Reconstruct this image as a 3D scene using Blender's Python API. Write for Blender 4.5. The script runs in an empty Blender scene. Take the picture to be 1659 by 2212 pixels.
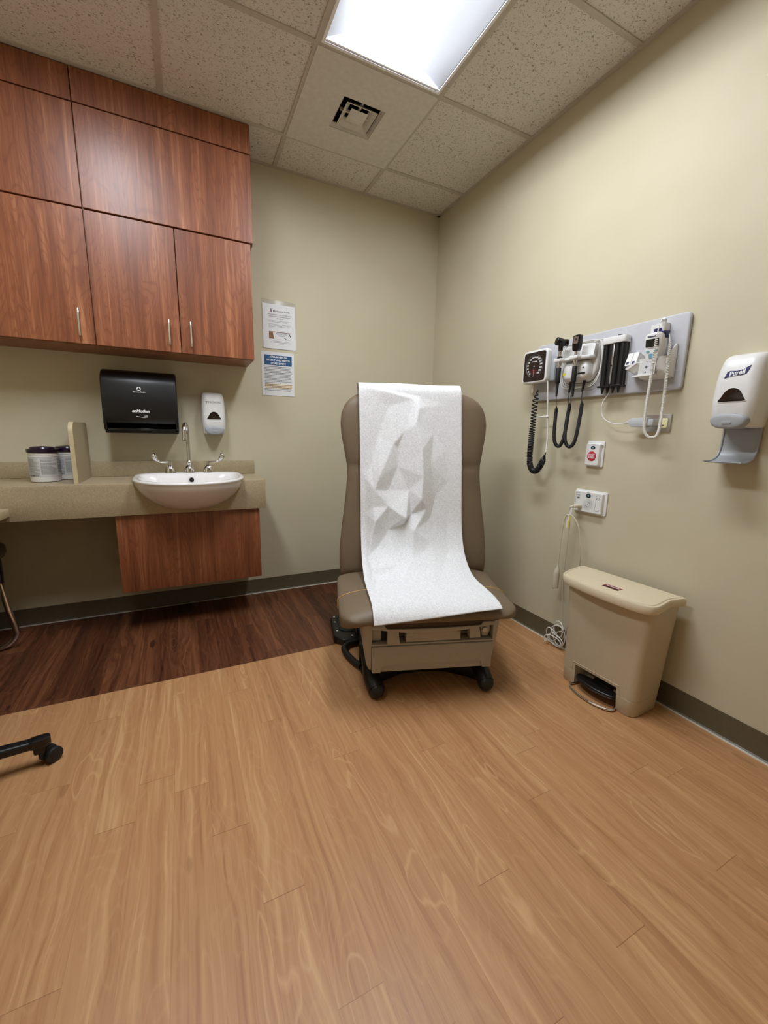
import bpy, bmesh, math, random
from math import sin, cos, pi, radians as RAD, sqrt
from mathutils import Vector, Matrix, Quaternion
import mathutils.geometry as MG
random.seed(7)
SC = bpy.context.scene
COL = SC.collection

# ------------------------------------------------------------------ materials
def lin(c):
    c = c/255.0
    return c/12.92 if c <= 0.04045 else ((c+0.055)/1.055)**2.4
def rgb(r, g, b): return (lin(r), lin(g), lin(b), 1.0)
class NT:
    def __init__(s, name):
        s.m = bpy.data.materials.new(name); s.m.use_nodes = True
        s.t = s.m.node_tree; s.n = s.t.nodes; s.l = s.t.links
        s.b = s.n['Principled BSDF']
    def add(s, typ, **kw):
        nd = s.n.new(typ)
        for k, v in kw.items():
            if k in nd.inputs.keys() and not hasattr(nd, k): nd.inputs[k].default_value = v
            else: setattr(nd, k, v)
        return nd
    def link(s, a, b): s.l.new(a, b)
    def math(s, op, a, b=None, c=None):
        nd = s.n.new('ShaderNodeMath'); nd.operation = op
        for i, v in enumerate((a, b, c)):
            if v is None: continue
            if isinstance(v, (int, float)): nd.inputs[i].default_value = v
            else: s.l.new(v, nd.inputs[i])
        return nd.outputs[0]
    def ramp(s, fac, stops):
        nd = s.n.new('ShaderNodeValToRGB'); e = nd.color_ramp.elements
        while len(e) > len(stops): e.remove(e[-1])
        while len(e) < len(stops): e.new(0.5)
        for el, (p, c) in zip(e, stops):
            el.position = p; el.color = c if len(c) == 4 else (*c, 1)
        s.l.new(fac, nd.inputs[0]); return nd.outputs[0]
    def mix(s, fac, a, b, typ='MIX'):
        nd = s.n.new('ShaderNodeMix'); nd.data_type = 'RGBA'; nd.blend_type = typ
        for sock, v in ((nd.inputs[0], fac), (nd.inputs[6], a), (nd.inputs[7], b)):
            if isinstance(v, (int, float)): sock.default_value = v
            elif isinstance(v, tuple): sock.default_value = v
            else: s.l.new(v, sock)
        return nd.outputs[2]
    def noise(s, vec, scale, detail=2, rough=.5, dist=0):
        nd = s.n.new('ShaderNodeTexNoise')
        nd.inputs['Scale'].default_value = scale; nd.inputs['Detail'].default_value = detail
        nd.inputs['Roughness'].default_value = rough; nd.inputs['Distortion'].default_value = dist
        if vec is not None: s.l.new(vec, nd.inputs['Vector'])
        return nd.outputs[0]
    def obco(s):
        return s.n.new('ShaderNodeTexCoord').outputs['Object']
    def bump(s, h, strength=.3, dist=.001):
        nd = s.n.new('ShaderNodeBump'); nd.inputs['Strength'].default_value = strength
        nd.inputs['Distance'].default_value = dist; s.l.new(h, nd.inputs['Height'])
        s.l.new(nd.outputs[0], s.b.inputs['Normal'])
    def mapping(s, vec, scale, loc=(0, 0, 0)):
        nd = s.n.new('ShaderNodeMapping'); nd.inputs['Scale'].default_value = scale
        nd.inputs['Location'].default_value = loc
        s.l.new(vec, nd.inputs['Vector']); return nd.outputs[0]

def simple(name, c, rough=.5, metal=0, spec=.5, var=.06, vs=40, bump=0, bs=300, bd=.0006, coat=0):
    """plain procedural finish: faint colour variation + optional fine texture"""
    N = NT(name); co = N.obco()
    f = N.noise(co, vs, 3)
    a = tuple(min(1, x*(1-var)) for x in c[:3])+(1,); b = tuple(min(1, x*(1+var)) for x in c[:3])+(1,)
    N.link(N.ramp(f, [(.3, a), (.7, b)]), N.b.inputs['Base Color'])
    N.b.inputs['Roughness'].default_value = rough; N.b.inputs['Metallic'].default_value = metal
    N.b.inputs['Specular IOR Level'].default_value = spec
    if coat: N.b.inputs['Coat Weight'].default_value = coat
    if bump: N.bump(N.noise(co, bs, 2), bump, bd)
    return N.m

def wood_plank(name, cols, line, rough, lightstreak, dist=1.0, contrast=1.0, knotdark=.35):
    """planks carry their own UV: uv 'plank' = across/along 0..1, uv 'rnd' = two random numbers"""
    N = NT(name)
    uv = N.add('ShaderNodeUVMap', uv_map='plank'); rn = N.add('ShaderNodeUVMap', uv_map='rnd')
    sp = N.add('ShaderNodeSeparateXYZ'); N.link(uv.outputs[0], sp.inputs[0])
    sr = N.add('ShaderNodeSeparateXYZ'); N.link(rn.outputs[0], sr.inputs[0])
    u, v, r1, r2 = sp.outputs[0], sp.outputs[1], sr.outputs[0], sr.outputs[1]
    X = N.math('ADD', N.math('MULTIPLY', u, .1016), N.math('MULTIPLY', r1, 13.7))
    Y = N.math('ADD', N.math('MULTIPLY', v, .9144), N.math('MULTIPLY', r2, 29.3))
    cb = N.add('ShaderNodeCombineXYZ'); N.link(X, cb.inputs[0]); N.link(Y, cb.inputs[1])
    p = cb.outputs[0]
    wp = N.noise(N.mapping(p, (10, 2.4, 1), (7, 1, 0)), 1, 1.5, .5)
    wx = N.math('ADD', X, N.math('MULTIPLY', N.math('SUBTRACT', wp, .5), .10*dist))
    cw = N.add('ShaderNodeCombineXYZ'); N.link(wx, cw.inputs[0]); N.link(Y, cw.inputs[1]); pw = cw.outputs[0]
    fine = N.noise(N.mapping(pw, (120, 2.2, 1)), 1, 4, .6, .2)
    streak = N.noise(N.mapping(pw, (62, .55, 1), (3, 8, 0)), 1, 2, .5, .2)
    broad = N.noise(N.mapping(p, (26, .9, 1)), 1, 3, .55, 1.1*dist)
    fld = N.noise(N.mapping(p, (9, 1.3, 1)), 1, 2, .5, .9*dist)
    rings = N.math('ABSOLUTE', N.math('SUBTRACT', N.math('FRACT', N.math('MULTIPLY', wp, 13)), .5))
    ringm = N.ramp(rings, [(.0, (1, 1, 1)), (.16, (0, 0, 0))])
    knot = N.ramp(wp, [(.60, (0, 0, 0)), (.68, (1, 1, 1))])
    eye = N.ramp(N.noise(N.mapping(p, (15, 4.5, 1), (2, 9, 0)), 1, 1), [(.735, (0, 0, 0)), (.765, (1, 1, 1))])
    tone = N.math('ADD', N.math('ADD', N.math('MULTIPLY', fine, .26), N.math('MULTIPLY', broad, .40)), N.math('MULTIPLY', streak, .34))
    tone = N.math('ADD', tone, N.math('MULTIPLY', N.math('SUBTRACT', r2, .5), .10*contrast))
    base = N.ramp(tone, [(.34, cols[0]), (.46, cols[1]), (.55, cols[2]), (.68, cols[3])])
    k = N.math('MULTIPLY', N.math('MULTIPLY', ringm, N.math('ADD', .30, N.math('MULTIPLY', knot, .9))), lightstreak)
    base = N.mix(k, base, cols[3])
    base = N.mix(N.math('MULTIPLY', eye, knotdark), base, line)
    # seams
    eu = N.math('MINIMUM', u, N.math('SUBTRACT', 1, u)); ev = N.math('MINIMUM', v, N.math('SUBTRACT', 1, v))
    su = N.math('LESS_THAN', eu, .006); sv = N.math('LESS_THAN', ev, .0008)
    s_ = N.math('MAXIMUM', N.math('MULTIPLY', su, N.math('MULTIPLY', r1, .40)), N.math('MULTIPLY', sv, N.math('ADD', .35, N.math('MULTIPLY', r2, .5))))
    base = N.mix(s_, base, line)
    N.link(base, N.b.inputs['Base Color'])
    N.link(N.ramp(fine, [(.3, (rough-.05,)*3), (.7, (rough+.07,)*3)]), N.b.inputs['Roughness'])
    N.b.inputs['Specular IOR Level'].default_value = .45
    N.bump(N.noise(N.mapping(p, (260, 30, 1)), 1, 3), .30, .0006)
    return N.m

def cherry(name='cherry_laminate', dark=1.0):
    N = NT(name); co = N.obco()
    nz = N.add('ShaderNodeObjectInfo')
    off = N.add('ShaderNodeCombineXYZ'); N.link(N.math('MULTIPLY', nz.outputs['Random'], 31.0), off.inputs[0])
    N.link(N.math('MULTIPLY', nz.outputs['Random'], 17.0), off.inputs[2])
    ad = N.add('ShaderNodeVectorMath', operation='ADD'); N.link(co, ad.inputs[0]); N.link(off.outputs[0], ad.inputs[1])
    p = ad.outputs[0]
    fine = N.noise(N.mapping(p, (120, 120, 2.4)), 1, 4, .6, .3)
    broad = N.noise(N.mapping(p, (19, 19, 1.0)), 1, 3, .5, .8)
    fld = N.noise(N.mapping(p, (7.5, 7.5, 1.5)), 1, 2, .5, .6)
    rings = N.math('ABSOLUTE', N.math('SUBTRACT', N.math('FRACT', N.math('MULTIPLY', fld, 20)), .5))
    t = N.math('ADD', N.math('MULTIPLY', fine, .45), N.math('MULTIPLY', broad, .55))
    d = lambda r, g, b: rgb(r*dark, g*dark, b*dark)
    base = N.ramp(t, [(.33, d(104, 58, 35)), (.45, d(131, 76, 47)), (.55, d(146, 88, 56)), (.67, d(176, 116, 79))])
    base = N.mix(N.math('MULTIPLY', N.ramp(rings, [(0, (1, 1, 1)), (.22, (0, 0, 0))]), .50), base, d(112, 60, 38))
    N.link(base, N.b.inputs['Base Color'])
    N.b.inputs['Roughness'].default_value = .36; N.b.inputs['Specular IOR Level'].default_value = .5
    N.bump(fine, .05, .0004)
    return N.m

def wallpaint():
    N = NT('beige_wall_paint'); co = N.obco()
    f = N.noise(co, 3, 3)
    N.link(N.ramp(f, [(.35, rgb(197, 188, 160)), (.65, rgb(201, 192, 165))]), N.b.inputs['Base Color'])
    N.b.inputs['Roughness'].default_value = .62; N.b.inputs['Specular IOR Level'].default_value = .3
    N.bump(N.noise(co, 260, 3), .12, .0008)
    return N.m
def ceilingtile():
    N = NT('fissured_acoustic_tile'); co = N.obco()
    fis = N.noise(N.mapping(co, (1, 1.25, 1)), 118, 2.0, .5, .9)
    hole = N.ramp(fis, [(.585, (0, 0, 0)), (.64, (1, 1, 1))])
    pat = N.ramp(N.noise(co, 26, 1), [(.30, (.45,)*3), (.52, (1, 1, 1))])
    hole = N.math('MULTIPLY', hole, pat)
    fin = N.noise(co, 420, 2)
    base = N.ramp(fin, [(.3, rgb(212, 206, 196)), (.7, rgb(226, 220, 210))])
    N.link(N.mix(N.math('MULTIPLY', hole, .72), base, rgb(112, 102, 90)), N.b.inputs['Base Color'])
    N.b.inputs['Roughness'].default_value = .9; N.b.inputs['Specular IOR Level'].default_value = .15
    h = N.math('SUBTRACT', N.math('MULTIPLY', fin, .25), hole); N.bump(h, .4, .0012)
    return N.m
def solidsurface():
    N = NT('speckled_beige_solid_surface'); co = N.obco()
    n1 = N.noise(co, 300, 4, .65); n2 = N.noise(co, 120, 2, .5, 1.5)
    base = N.ramp(n1, [(.3, rgb(150, 134, 105)), (.5, rgb(168, 152, 121)), (.72, rgb(186, 171, 140))])
    fl = N.ramp(n2, [(.62, (0, 0, 0)), (.68, (1, 1, 1))])
    N.link(N.mix(N.math('MULTIPLY', fl, .35), base, rgb(206, 192, 160)), N.b.inputs['Base Color'])
    N.b.inputs['Roughness'].default_value = .42
    return N.m
def paper_crepe():
    N = NT('crepe_exam_paper'); co = N.obco()
    n = N.noise(co, 150, 4, .6, .5)
    N.link(N.ramp(n, [(.32, rgb(214, 215, 216)), (.66, rgb(239, 239, 239))]), N.b.inputs['Base Color'])
    N.b.inputs['Roughness'].default_value = .75; N.b.inputs['Specular IOR Level'].default_value = .25
    N.bump(n, .85, .0022)
    return N.m
def vinyl():
    N = NT('taupe_vinyl'); co = N.obco()
    f = N.noise(co, 6, 2)
    N.link(N.ramp(f, [(.3, rgb(113, 96, 76)), (.7, rgb(119, 102, 81))]), N.b.inputs['Base Color'])
    N.b.inputs['Roughness'].default_value = .48; N.b.inputs['Specular IOR Level'].default_value = .4
    N.bump(N.noise(co, 700, 2), .15, .0004)
    return N.m
def emit(name, col, s):
    N = NT(name); N.b.inputs['Base Color'].default_value = (.9, .9, .9, 1)
    N.b.inputs['Emission Color'].default_value = col; N.b.inputs['Emission Strength'].default_value = s
    return N.m
def plastic_clear(name, tint, alpha=.35):
    N = NT(name); N.b.inputs['Base Color'].default_value = tint; N.b.inputs['Alpha'].default_value = alpha
    N.b.inputs['Roughness'].default_value = .2
    return N.m

LAMP = 35.8
MT = dict(
 wall=wallpaint(), tile=ceilingtile(), counter=solidsurface(), cherry=cherry(), paper=paper_crepe(), vinyl=vinyl(),
 oak=wood_plank('light_oak_vinyl_plank', [rgb(156, 108, 68), rgb(175, 127, 84), rgb(184, 138, 93), rgb(206, 164, 116)], rgb(105, 62, 28), .40, .60, 1.0, .5, .30),
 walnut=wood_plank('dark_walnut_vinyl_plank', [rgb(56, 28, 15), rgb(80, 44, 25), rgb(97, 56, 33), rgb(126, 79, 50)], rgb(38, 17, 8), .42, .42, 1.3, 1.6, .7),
 grid=simple('painted_ceiling_grid', rgb(190, 181, 168), .55),
 metalpanel=simple('painted_vent_steel', rgb(214, 208, 198), .5),
 black_void=simple('dark_duct', rgb(20, 19, 18), .8),
 base=simple('olive_vinyl_base', rgb(92, 83, 62), .45),
 toe_shine=simple('toe_shine_paint', rgb(184, 177, 160), .5),  # pale colour standing for light reflected off the baseboard toe
 chrome=simple('chrome', (.72, .72, .73, 1), .12, 1, var=.02),
 steel=simple('brushed_steel', (.55, .54, .52, 1), .32, 1, var=.05, vs=90),
 nickel=simple('satin_nickel', (.70, .68, .65, 1), .24, 1, var=.02),
 porcelain=simple('white_porcelain', rgb(236, 233, 230), .10, var=.015, coat=.3),
 black_plastic=simple('black_plastic', rgb(17, 17, 17), .36, var=.1),
 black_gloss=simple('glossy_black_plastic', rgb(15, 15, 16), .16, var=.1),
 black_matte=simple('black_rubber', rgb(20, 20, 20), .55, var=.15, bump=.2),
 black_metal=simple('black_powder_coat', rgb(24, 25, 23), .42, var=.1),
 white_plastic=simple('white_plastic', rgb(226, 225, 222), .34, var=.015),
 cool_plastic=simple('cool_white_plastic', rgb(206, 206, 212), .38, var=.015),
 board=simple('pale_grey_board', rgb(186, 186, 190), .5, var=.02),
 grey_plastic=simple('grey_plastic', rgb(160, 163, 166), .36, var=.02),
 light_grey=simple('light_grey_plastic', rgb(188, 190, 192), .38, var=.02),
 putty=simple('putty_plastic', rgb(174, 168, 157), .45, var=.02),
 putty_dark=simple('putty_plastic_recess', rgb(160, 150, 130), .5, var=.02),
 brown_pad=simple('dark_brown_vinyl', rgb(70, 50, 33), .5),
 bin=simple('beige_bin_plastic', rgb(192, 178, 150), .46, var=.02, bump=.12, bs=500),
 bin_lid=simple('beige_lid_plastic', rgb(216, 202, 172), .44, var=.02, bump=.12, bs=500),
 piping=simple('gold_piping', rgb(190, 150, 84), .4),
 purple=simple('dark_purple_plastic', rgb(30, 14, 38), .22, var=.1),
 label=simple('label_white', rgb(208, 208, 208), .5, var=.01),
 ink=simple('black_ink', rgb(30, 30, 34), .6),
 faint_ink=simple('faint_grey_ink', rgb(176, 176, 176), .6),
 grey_ink=simple('grey_ink', rgb(128, 128, 130), .6),
 mid_ink=simple('mid_grey_ink', rgb(86, 86, 92), .6),
 white_ink=simple('white_ink', rgb(232, 232, 232), .6, var=.01),
 navy=simple('navy_ink', rgb(18, 20, 82), .45),
 blue=simple('teal_blue_ink', rgb(6, 76, 122), .5),
 sheet=simple('printed_sheet', rgb(222, 222, 222), .5, var=.01),
 red=simple('red_ink', rgb(186, 32, 48), .45),
 dark_red=simple('dark_red_label', rgb(128, 22, 40), .45),
 amber=simple('amber_highlight', rgb(238, 216, 176), .5),
 brown_ink=simple('brown_ink', rgb(122, 84, 48), .5),
 dial=simple('dark_dial', rgb(36, 20, 16), .35),
 smoke=simple('smoked_window', rgb(38, 26, 20), .08, var=.2),
 teal=simple('teal_button', rgb(110, 160, 172), .4),
 lcd=simple('lcd_screen', rgb(34, 36, 28), .15),
 yellow=simple('yellow_tag', rgb(222, 214, 40), .5),
 ivory=simple('ivory_plastic', rgb(232, 224, 176), .4),
 cord_white=simple('white_cord', rgb(222, 220, 212), .45),
 cord_cream=simple('cream_cord', rgb(206, 198, 176), .5),
 beige_laminate=simple('beige_laminate', rgb(170, 154, 118), .5, var=.04, vs=200),
 edge_laminate=simple('light_edge_band', rgb(198, 182, 144), .45),
 side=simple('greyed_side_reflector', rgb(176, 178, 182), .5, var=.01),  # white side reflectors, greyed in the colour to dim their glare
 reflector=simple('white_reflector', rgb(243, 244, 246), .45, var=.005),
 lens=emit('lit_diffuser', (.92, .972, 1.055, 1), LAMP),
 clear=plastic_clear('clear_sleeve', (.70, .66, .54, 1), .35),
 cleartag=plastic_clear('clear_tag', (.9, .9, .9, 1), .45),
)

# ------------------------------------------------------------------ geometry builder
def rrect(w, h, r, n=6, cx=0, cy=0):
    r = min(r, w/2-1e-5, h/2-1e-5); out = []
    for (sx, sy, a0) in ((1, 1, 0), (-1, 1, 90), (-1, -1, 180), (1, -1, 270)):
        for i in range(n+1):
            a = RAD(a0+90*i/n)
            out.append((cx+sx*(w/2-r)+r*cos(a), cy+sy*(h/2-r)+r*sin(a)))
    return out
def catmull(P, n=8, closed=False):
    P = [Vector(p) for p in P]; out = []
    N = len(P); rng = N if closed else N-1
    for i in range(rng):
        if closed: a, b, c, d = P[(i-1) % N], P[i], P[(i+1) % N], P[(i+2) % N]
        else: a, b, c, d = P[max(i-1, 0)], P[i], P[i+1], P[min(i+2, N-1)]
        for k in range(n):
            t = k/n
            out.append(.5*((2*b)+(c-a)*t+(2*a-5*b+4*c-d)*t*t+(3*b-a-3*c+d)*t**3))
    if not closed: out.append(P[-1])
    return out
def frames(P):
    T = []
    for i in range(len(P)):
        a = P[max(i-1, 0)]; b = P[min(i+1, len(P)-1)]; d = (b-a)
        T.append(d.normalized() if d.length > 1e-9 else Vector((0, 0, 1)))
    up = Vector((0, 0, 1)) if abs(T[0].z) < .9 else Vector((1, 0, 0))
    n = (up-T[0]*up.dot(T[0])).normalized(); F = []
    for i, t in enumerate(T):
        if i:
            n = n-t*n.dot(t)
            n = n.normalized() if n.length > 1e-8 else t.orthogonal().normalized()
        F.append((n.copy(), t.cross(n)))
    return F
def helix(path, R, turns, per=12):
    """path of Vectors (dense), R radius or function of 0..1, returns coil points"""
    P = [Vector(p) for p in path]; L = [0]
    for a, b in zip(P, P[1:]): L.append(L[-1]+(b-a).length)
    F = frames(P); out = []; n = int(turns*per)
    j = 0
    for k in range(n+1):
        f = k/n
        s = (turns_warp(f) if False else f)*L[-1]
        while j < len(L)-2 and L[j+1] < s: j += 1
        q = (s-L[j])/max(1e-9, L[j+1]-L[j]); c = P[j].lerp(P[j+1], q)
        a = 2*pi*k/per; r = R(f) if callable(R) else R
        out.append(c+(F[j][0]*cos(a)+F[j][1]*sin(a))*r)
    return out

class M:
    def __init__(s): s.bm = bmesh.new()
    def _merge(s, b, bev=0, seg=2, ang=40, mtx=None):
        bmesh.ops.recalc_face_normals(b, faces=b.faces[:])
        if bev > 0:
            E = [e for e in b.edges if len(e.link_faces) == 2 and e.calc_face_angle(0) > RAD(ang)]
            bmesh.ops.bevel(b, geom=E, offset=bev, segments=seg, profile=.5, affect='EDGES', clamp_overlap=True)
        if mtx is not None: bmesh.ops.transform(b, matrix=mtx, verts=b.verts[:])
        me = bpy.data.meshes.new('tmp'); b.to_mesh(me); b.free()
        s.bm.from_mesh(me); bpy.data.meshes.remove(me); return s
    def box(s, x0, x1, y0, y1, z0, z1, bev=0, seg=2, mtx=None):
        b = bmesh.new(); bmesh.ops.create_cube(b, size=1)
        for v in b.verts:
            v.co = Vector((x0+(v.co.x+.5)*(x1-x0), y0+(v.co.y+.5)*(y1-y0), z0+(v.co.z+.5)*(z1-z0)))
        return s._merge(b, bev, seg, mtx=mtx)
    def loft(s, rings, caps=True, closed=True, bev=0, seg=2, mtx=None):
        b = bmesh.new(); V = [[b.verts.new(p) for p in r] for r in rings]; n = len(rings[0])
        for A, B in zip(V, V[1:]):
            for i in range(n if closed else n-1):
                j = (i+1) % n
                try: b.faces.new((A[i], A[j], B[j], B[i]))
                except ValueError: pass
        if caps and closed:
            b.faces.new(V[0][::-1]); b.faces.new(V[-1])
        return s._merge(b, bev, seg, mtx=mtx)
    def prism(s, poly, a0, a1, axis='y', bev=0, seg=2, mtx=None):
        f = {'y': lambda p, a: (p[0], a, p[1]), 'z': lambda p, a: (p[0], p[1], a), 'x': lambda p, a: (a, p[0], p[1])}[axis]
        return s.loft([[f(p, a0) for p in poly], [f(p, a1) for p in poly]], bev=bev, seg=seg, mtx=mtx)
    def tube(s, pts, r, n=8, closed=False, mtx=None, flat=1.0):
        P = [Vector(p) for p in pts]; F = frames(P); rings = []
        for i, (p, (a, c)) in enumerate(zip(P, F)):
            rr = r[i] if isinstance(r, (list, tuple)) else r
            rings.append([p+(a*cos(2*pi*k/n)+c*sin(2*pi*k/n)*flat)*rr for k in range(n)])
        if closed: rings.append(rings[0])
        return s.loft(rings, caps=not closed, mtx=mtx)
    def cyl(s, p, q, r, r2=None, n=24, bev=0, seg=2):
        p, q = Vector(p), Vector(q); r2 = r if r2 is None else r2
        t = (q-p).normalized(); a = t.orthogonal().normalized(); c = t.cross(a)
        ring = lambda o, R: [o+(a*cos(2*pi*k/n)+c*sin(2*pi*k/n))*R for k in range(n)]
        return s.loft([ring(p, r), ring(q, r2)], bev=bev, seg=seg)
    def lathe(s, prof, c=(0, 0, 0), n=32, mtx=None):
        c = Vector(c)
        return s.loft([[c+Vector((r*cos(2*pi*k/n), r*sin(2*pi*k/n), z)) for k in range(n)] for r, z in prof], mtx=mtx)
    def ball(s, c, rx, ry=None, rz=None, n=20):
        ry = rx if ry is None else ry; rz = rx if rz is None else rz
        b = bmesh.new(); bmesh.ops.create_uvsphere(b, u_segments=n, v_segments=max(8, n//2), radius=1)
        for v in b.verts: v.co = Vector((c[0]+v.co.x*rx, c[1]+v.co.y*ry, c[2]+v.co.z*rz))
        return s._merge(b)
    def text(s, body, size, loc, face='-y', shear=0, bold=0, align='CENTER', ext=.0003, mtx=None, sx=1.0):
        cu = bpy.data.curves.new('t', 'FONT'); cu.body = body; cu.size = size; cu.shear = shear; cu.offset = bold
        cu.align_x = align; cu.align_y = 'CENTER'; cu.extrude = ext; cu.resolution_u = 3
        ob = bpy.data.objects.new('t', cu); COL.objects.link(ob)
        dg = bpy.context.evaluated_depsgraph_get(); dg.update()
        me = bpy.data.meshes.new_from_object(ob.evaluated_get(dg))
        R = Matrix.Rotation(pi/2, 4, 'X') if face == '-y' else Matrix.Identity(4)
        if mtx is not None: R = mtx @ R
        me.transform(Matrix.Translation(Vector(loc)) @ R @ Matrix.Diagonal((sx, 1, 1, 1)))
        s.bm.from_mesh(me); bpy.data.meshes.remove(me); bpy.data.objects.remove(ob); bpy.data.curves.remove(cu)
        return s
    def mesh(s, name, sharp=35):
        bm = s.bm
        for f in bm.faces: f.smooth = True
        for e in bm.edges:
            if len(e.link_faces) == 2: e.smooth = e.calc_face_angle(0) < RAD(sharp)
        me = bpy.data.meshes.new(name); bm.to_mesh(me); bm.free(); return me
    def build(s, name, mat, parent=None, sharp=35):
        me = s.mesh(name, sharp); me.materials.append(MT[mat] if isinstance(mat, str) else mat)
        o = bpy.data.objects.new(name, me); COL.objects.link(o)
        if parent: o.parent = parent
        return o

def tag(o, label, cat, group=None):
    o['label'] = label; o['category'] = cat
    if group: o['group'] = group
    return o
def thing(name, label, cat, loc=(0, 0, 0), rot=0, group=None, tilt=None):
    o = bpy.data.objects.new(name, None); COL.objects.link(o); o.empty_display_size = .05
    o.location = loc; o.rotation_euler = (0, 0, RAD(rot))
    return tag(o, label, cat, group)
def struct(o): o['kind'] = 'structure'; return o
def wallthing(name, label, cat, y, z, group=None):      # frame of a thing on the right wall: x along it, -y out of it
    return thing(name, label, cat, (0, y, z), -90, group)
def cut(obj, *cutters):
    """subtract builders from obj and keep one clean mesh"""
    hs = []
    for c in cutters:
        h = bpy.data.objects.new('c', c.mesh('c')); COL.objects.link(h); hs.append(h)
        md = obj.modifiers.new('b', 'BOOLEAN'); md.operation = 'DIFFERENCE'; md.object = h; md.solver = 'EXACT'
    par = obj.parent; obj.parent = None
    dg = bpy.context.evaluated_depsgraph_get(); dg.update()
    me = bpy.data.meshes.new_from_object(obj.evaluated_get(dg)); old = obj.data
    obj.modifiers.clear(); obj.data = me; bpy.data.meshes.remove(old); obj.parent = par
    for h in hs:
        m = h.data; bpy.data.objects.remove(h); bpy.data.meshes.remove(m)
    bm = bmesh.new(); bm.from_mesh(me)
    for e in bm.edges:
        if len(e.link_faces) == 2: e.smooth = e.calc_face_angle(0) < RAD(35)
    for f in bm.faces: f.smooth = True
    bm.to_mesh(me); bm.free()
    return obj
def strokes(m, x0, x1, z, y, h, rnd, fill=1.0, gap=.0016):
    """a line of unreadably small print: word-long dashes"""
    x = x0; end = x0+(x1-x0)*fill
    while x < end-.002:
        w = rnd.uniform(.004, .014); e = min(x+w, end)
        m.box(x, e, y-.0002, y+.0002, z-h/2, z+h/2); x = e+gap
# ------------------------------------------------------------------ camera
cam = bpy.data.cameras.new('camera'); co = bpy.data.objects.new('camera', cam); COL.objects.link(co)
FPX, CX, CY, CZ, YA, PT, RO = 881.497, -1.8362, -2.9088, 1.1399, .4562, .1861, .0211
fw = Vector((sin(YA)*cos(PT), cos(YA)*cos(PT), -sin(PT))); r0 = Vector((cos(YA), -sin(YA), 0)); u0 = r0.cross(fw)
rr_ = r0*cos(RO)+u0*sin(RO); uu_ = -r0*sin(RO)+u0*cos(RO)
mw = Matrix((rr_, uu_, -fw)).transposed().to_4x4(); mw.translation = Vector((CX, CY, CZ))
co.matrix_world = mw
cam.sensor_fit = 'VERTICAL'; cam.sensor_height = 24.0; cam.sensor_width = 18.0; cam.lens = FPX/2212*24.0
cam.clip_start = .02
SC.camera = co
SC.view_settings.view_transform = 'Standard'; SC.view_settings.look = 'None'
SC.view_settings.gamma = 1; SC.view_settings.use_curve_mapping = False
SC.view_settings.exposure = 0.0
w = bpy.data.worlds.new('world'); SC.world = w; w.use_nodes = True
w.node_tree.nodes['Background'].inputs[0].default_value = (.02, .02, .02, 1)

H = 2.755; XL = -3.20; YF = -3.98
T_ = .6096; GX = [-.612-T_*k for k in range(5)]; GY = [-.3175-T_*k for k in range(7)]

# ------------------------------------------------------------------ shell
for nm, b in (('wall_back', (XL-.1, .1, 0, .1, 0, H+.1)), ('wall_right', (0, .1, YF-.1, 0, 0, H+.1)),
              ('wall_left', (XL-.1, XL, YF-.1, 0, 0, H+.1)), ('wall_front', (XL, 0, YF-.1, YF, 0, H+.1))):
    struct(M().box(*b).build(nm, 'wall'))
# vinyl plank floor: light field + dark band along the back wall, real plank layout
SEAM = -.9325; PW = .1016; PL = .9144
JN = {-12: -2.255, -10: -2.493, -9: -2.121, -6: -2.498, -11: -1.801, -8: -1.957, -7: -1.898, -5: -2.19, -4: -2.255,
      -17: -2.062, -16: -2.319, -18: -1.8255, -19: -1.621, -14: -1.697, -20: -1.54, -22: -2.044, -15: -1.52}
fme = bpy.data.meshes.new('floor'); bm = bmesh.new()
l1 = bm.loops.layers.uv.new('plank'); l2 = bm.loops.layers.uv.new('rnd')
rf = random.Random(11)
def plank(x0, x1, y0, y1, ya, yb, mi):
    f = bm.faces.new([bm.verts.new(p) for p in ((x0, ya, 0), (x1, ya, 0), (x1, yb, 0), (x0, yb, 0))])
    f.material_index = mi; r1, r2 = rf.random(), rf.random()
    for lp, (u, yy) in zip(f.loops, ((0, ya), (1, ya), (1, yb), (0, yb))):
        lp[l1].uv = (u, (yy-y0)/(y1-y0)); lp[l2].uv = (r1, r2)
for k in range(-32, 0):
    x0, x1 = k*PW, (k+1)*PW
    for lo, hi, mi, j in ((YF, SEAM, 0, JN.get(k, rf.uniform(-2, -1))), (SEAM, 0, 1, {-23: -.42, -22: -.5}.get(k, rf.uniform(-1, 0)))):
        y = j
        while y > lo: y -= PL
        while y < hi:
            a, b = max(y, lo), min(y+PL, hi)
            if b-a > 1e-4: plank(x0, x1, y, y+PL, a, b, mi)
            y += PL
bmesh.ops.remove_doubles(bm, verts=bm.verts[:], dist=1e-5)
bmesh.ops.recalc_face_normals(bm, faces=bm.faces[:])
for f in bm.faces:
    if f.normal.z < 0: f.normal_flip()
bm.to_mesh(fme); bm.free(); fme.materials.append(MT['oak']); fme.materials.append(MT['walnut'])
fo = bpy.data.objects.new('floor', fme); COL.objects.link(fo); struct(fo)

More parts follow.
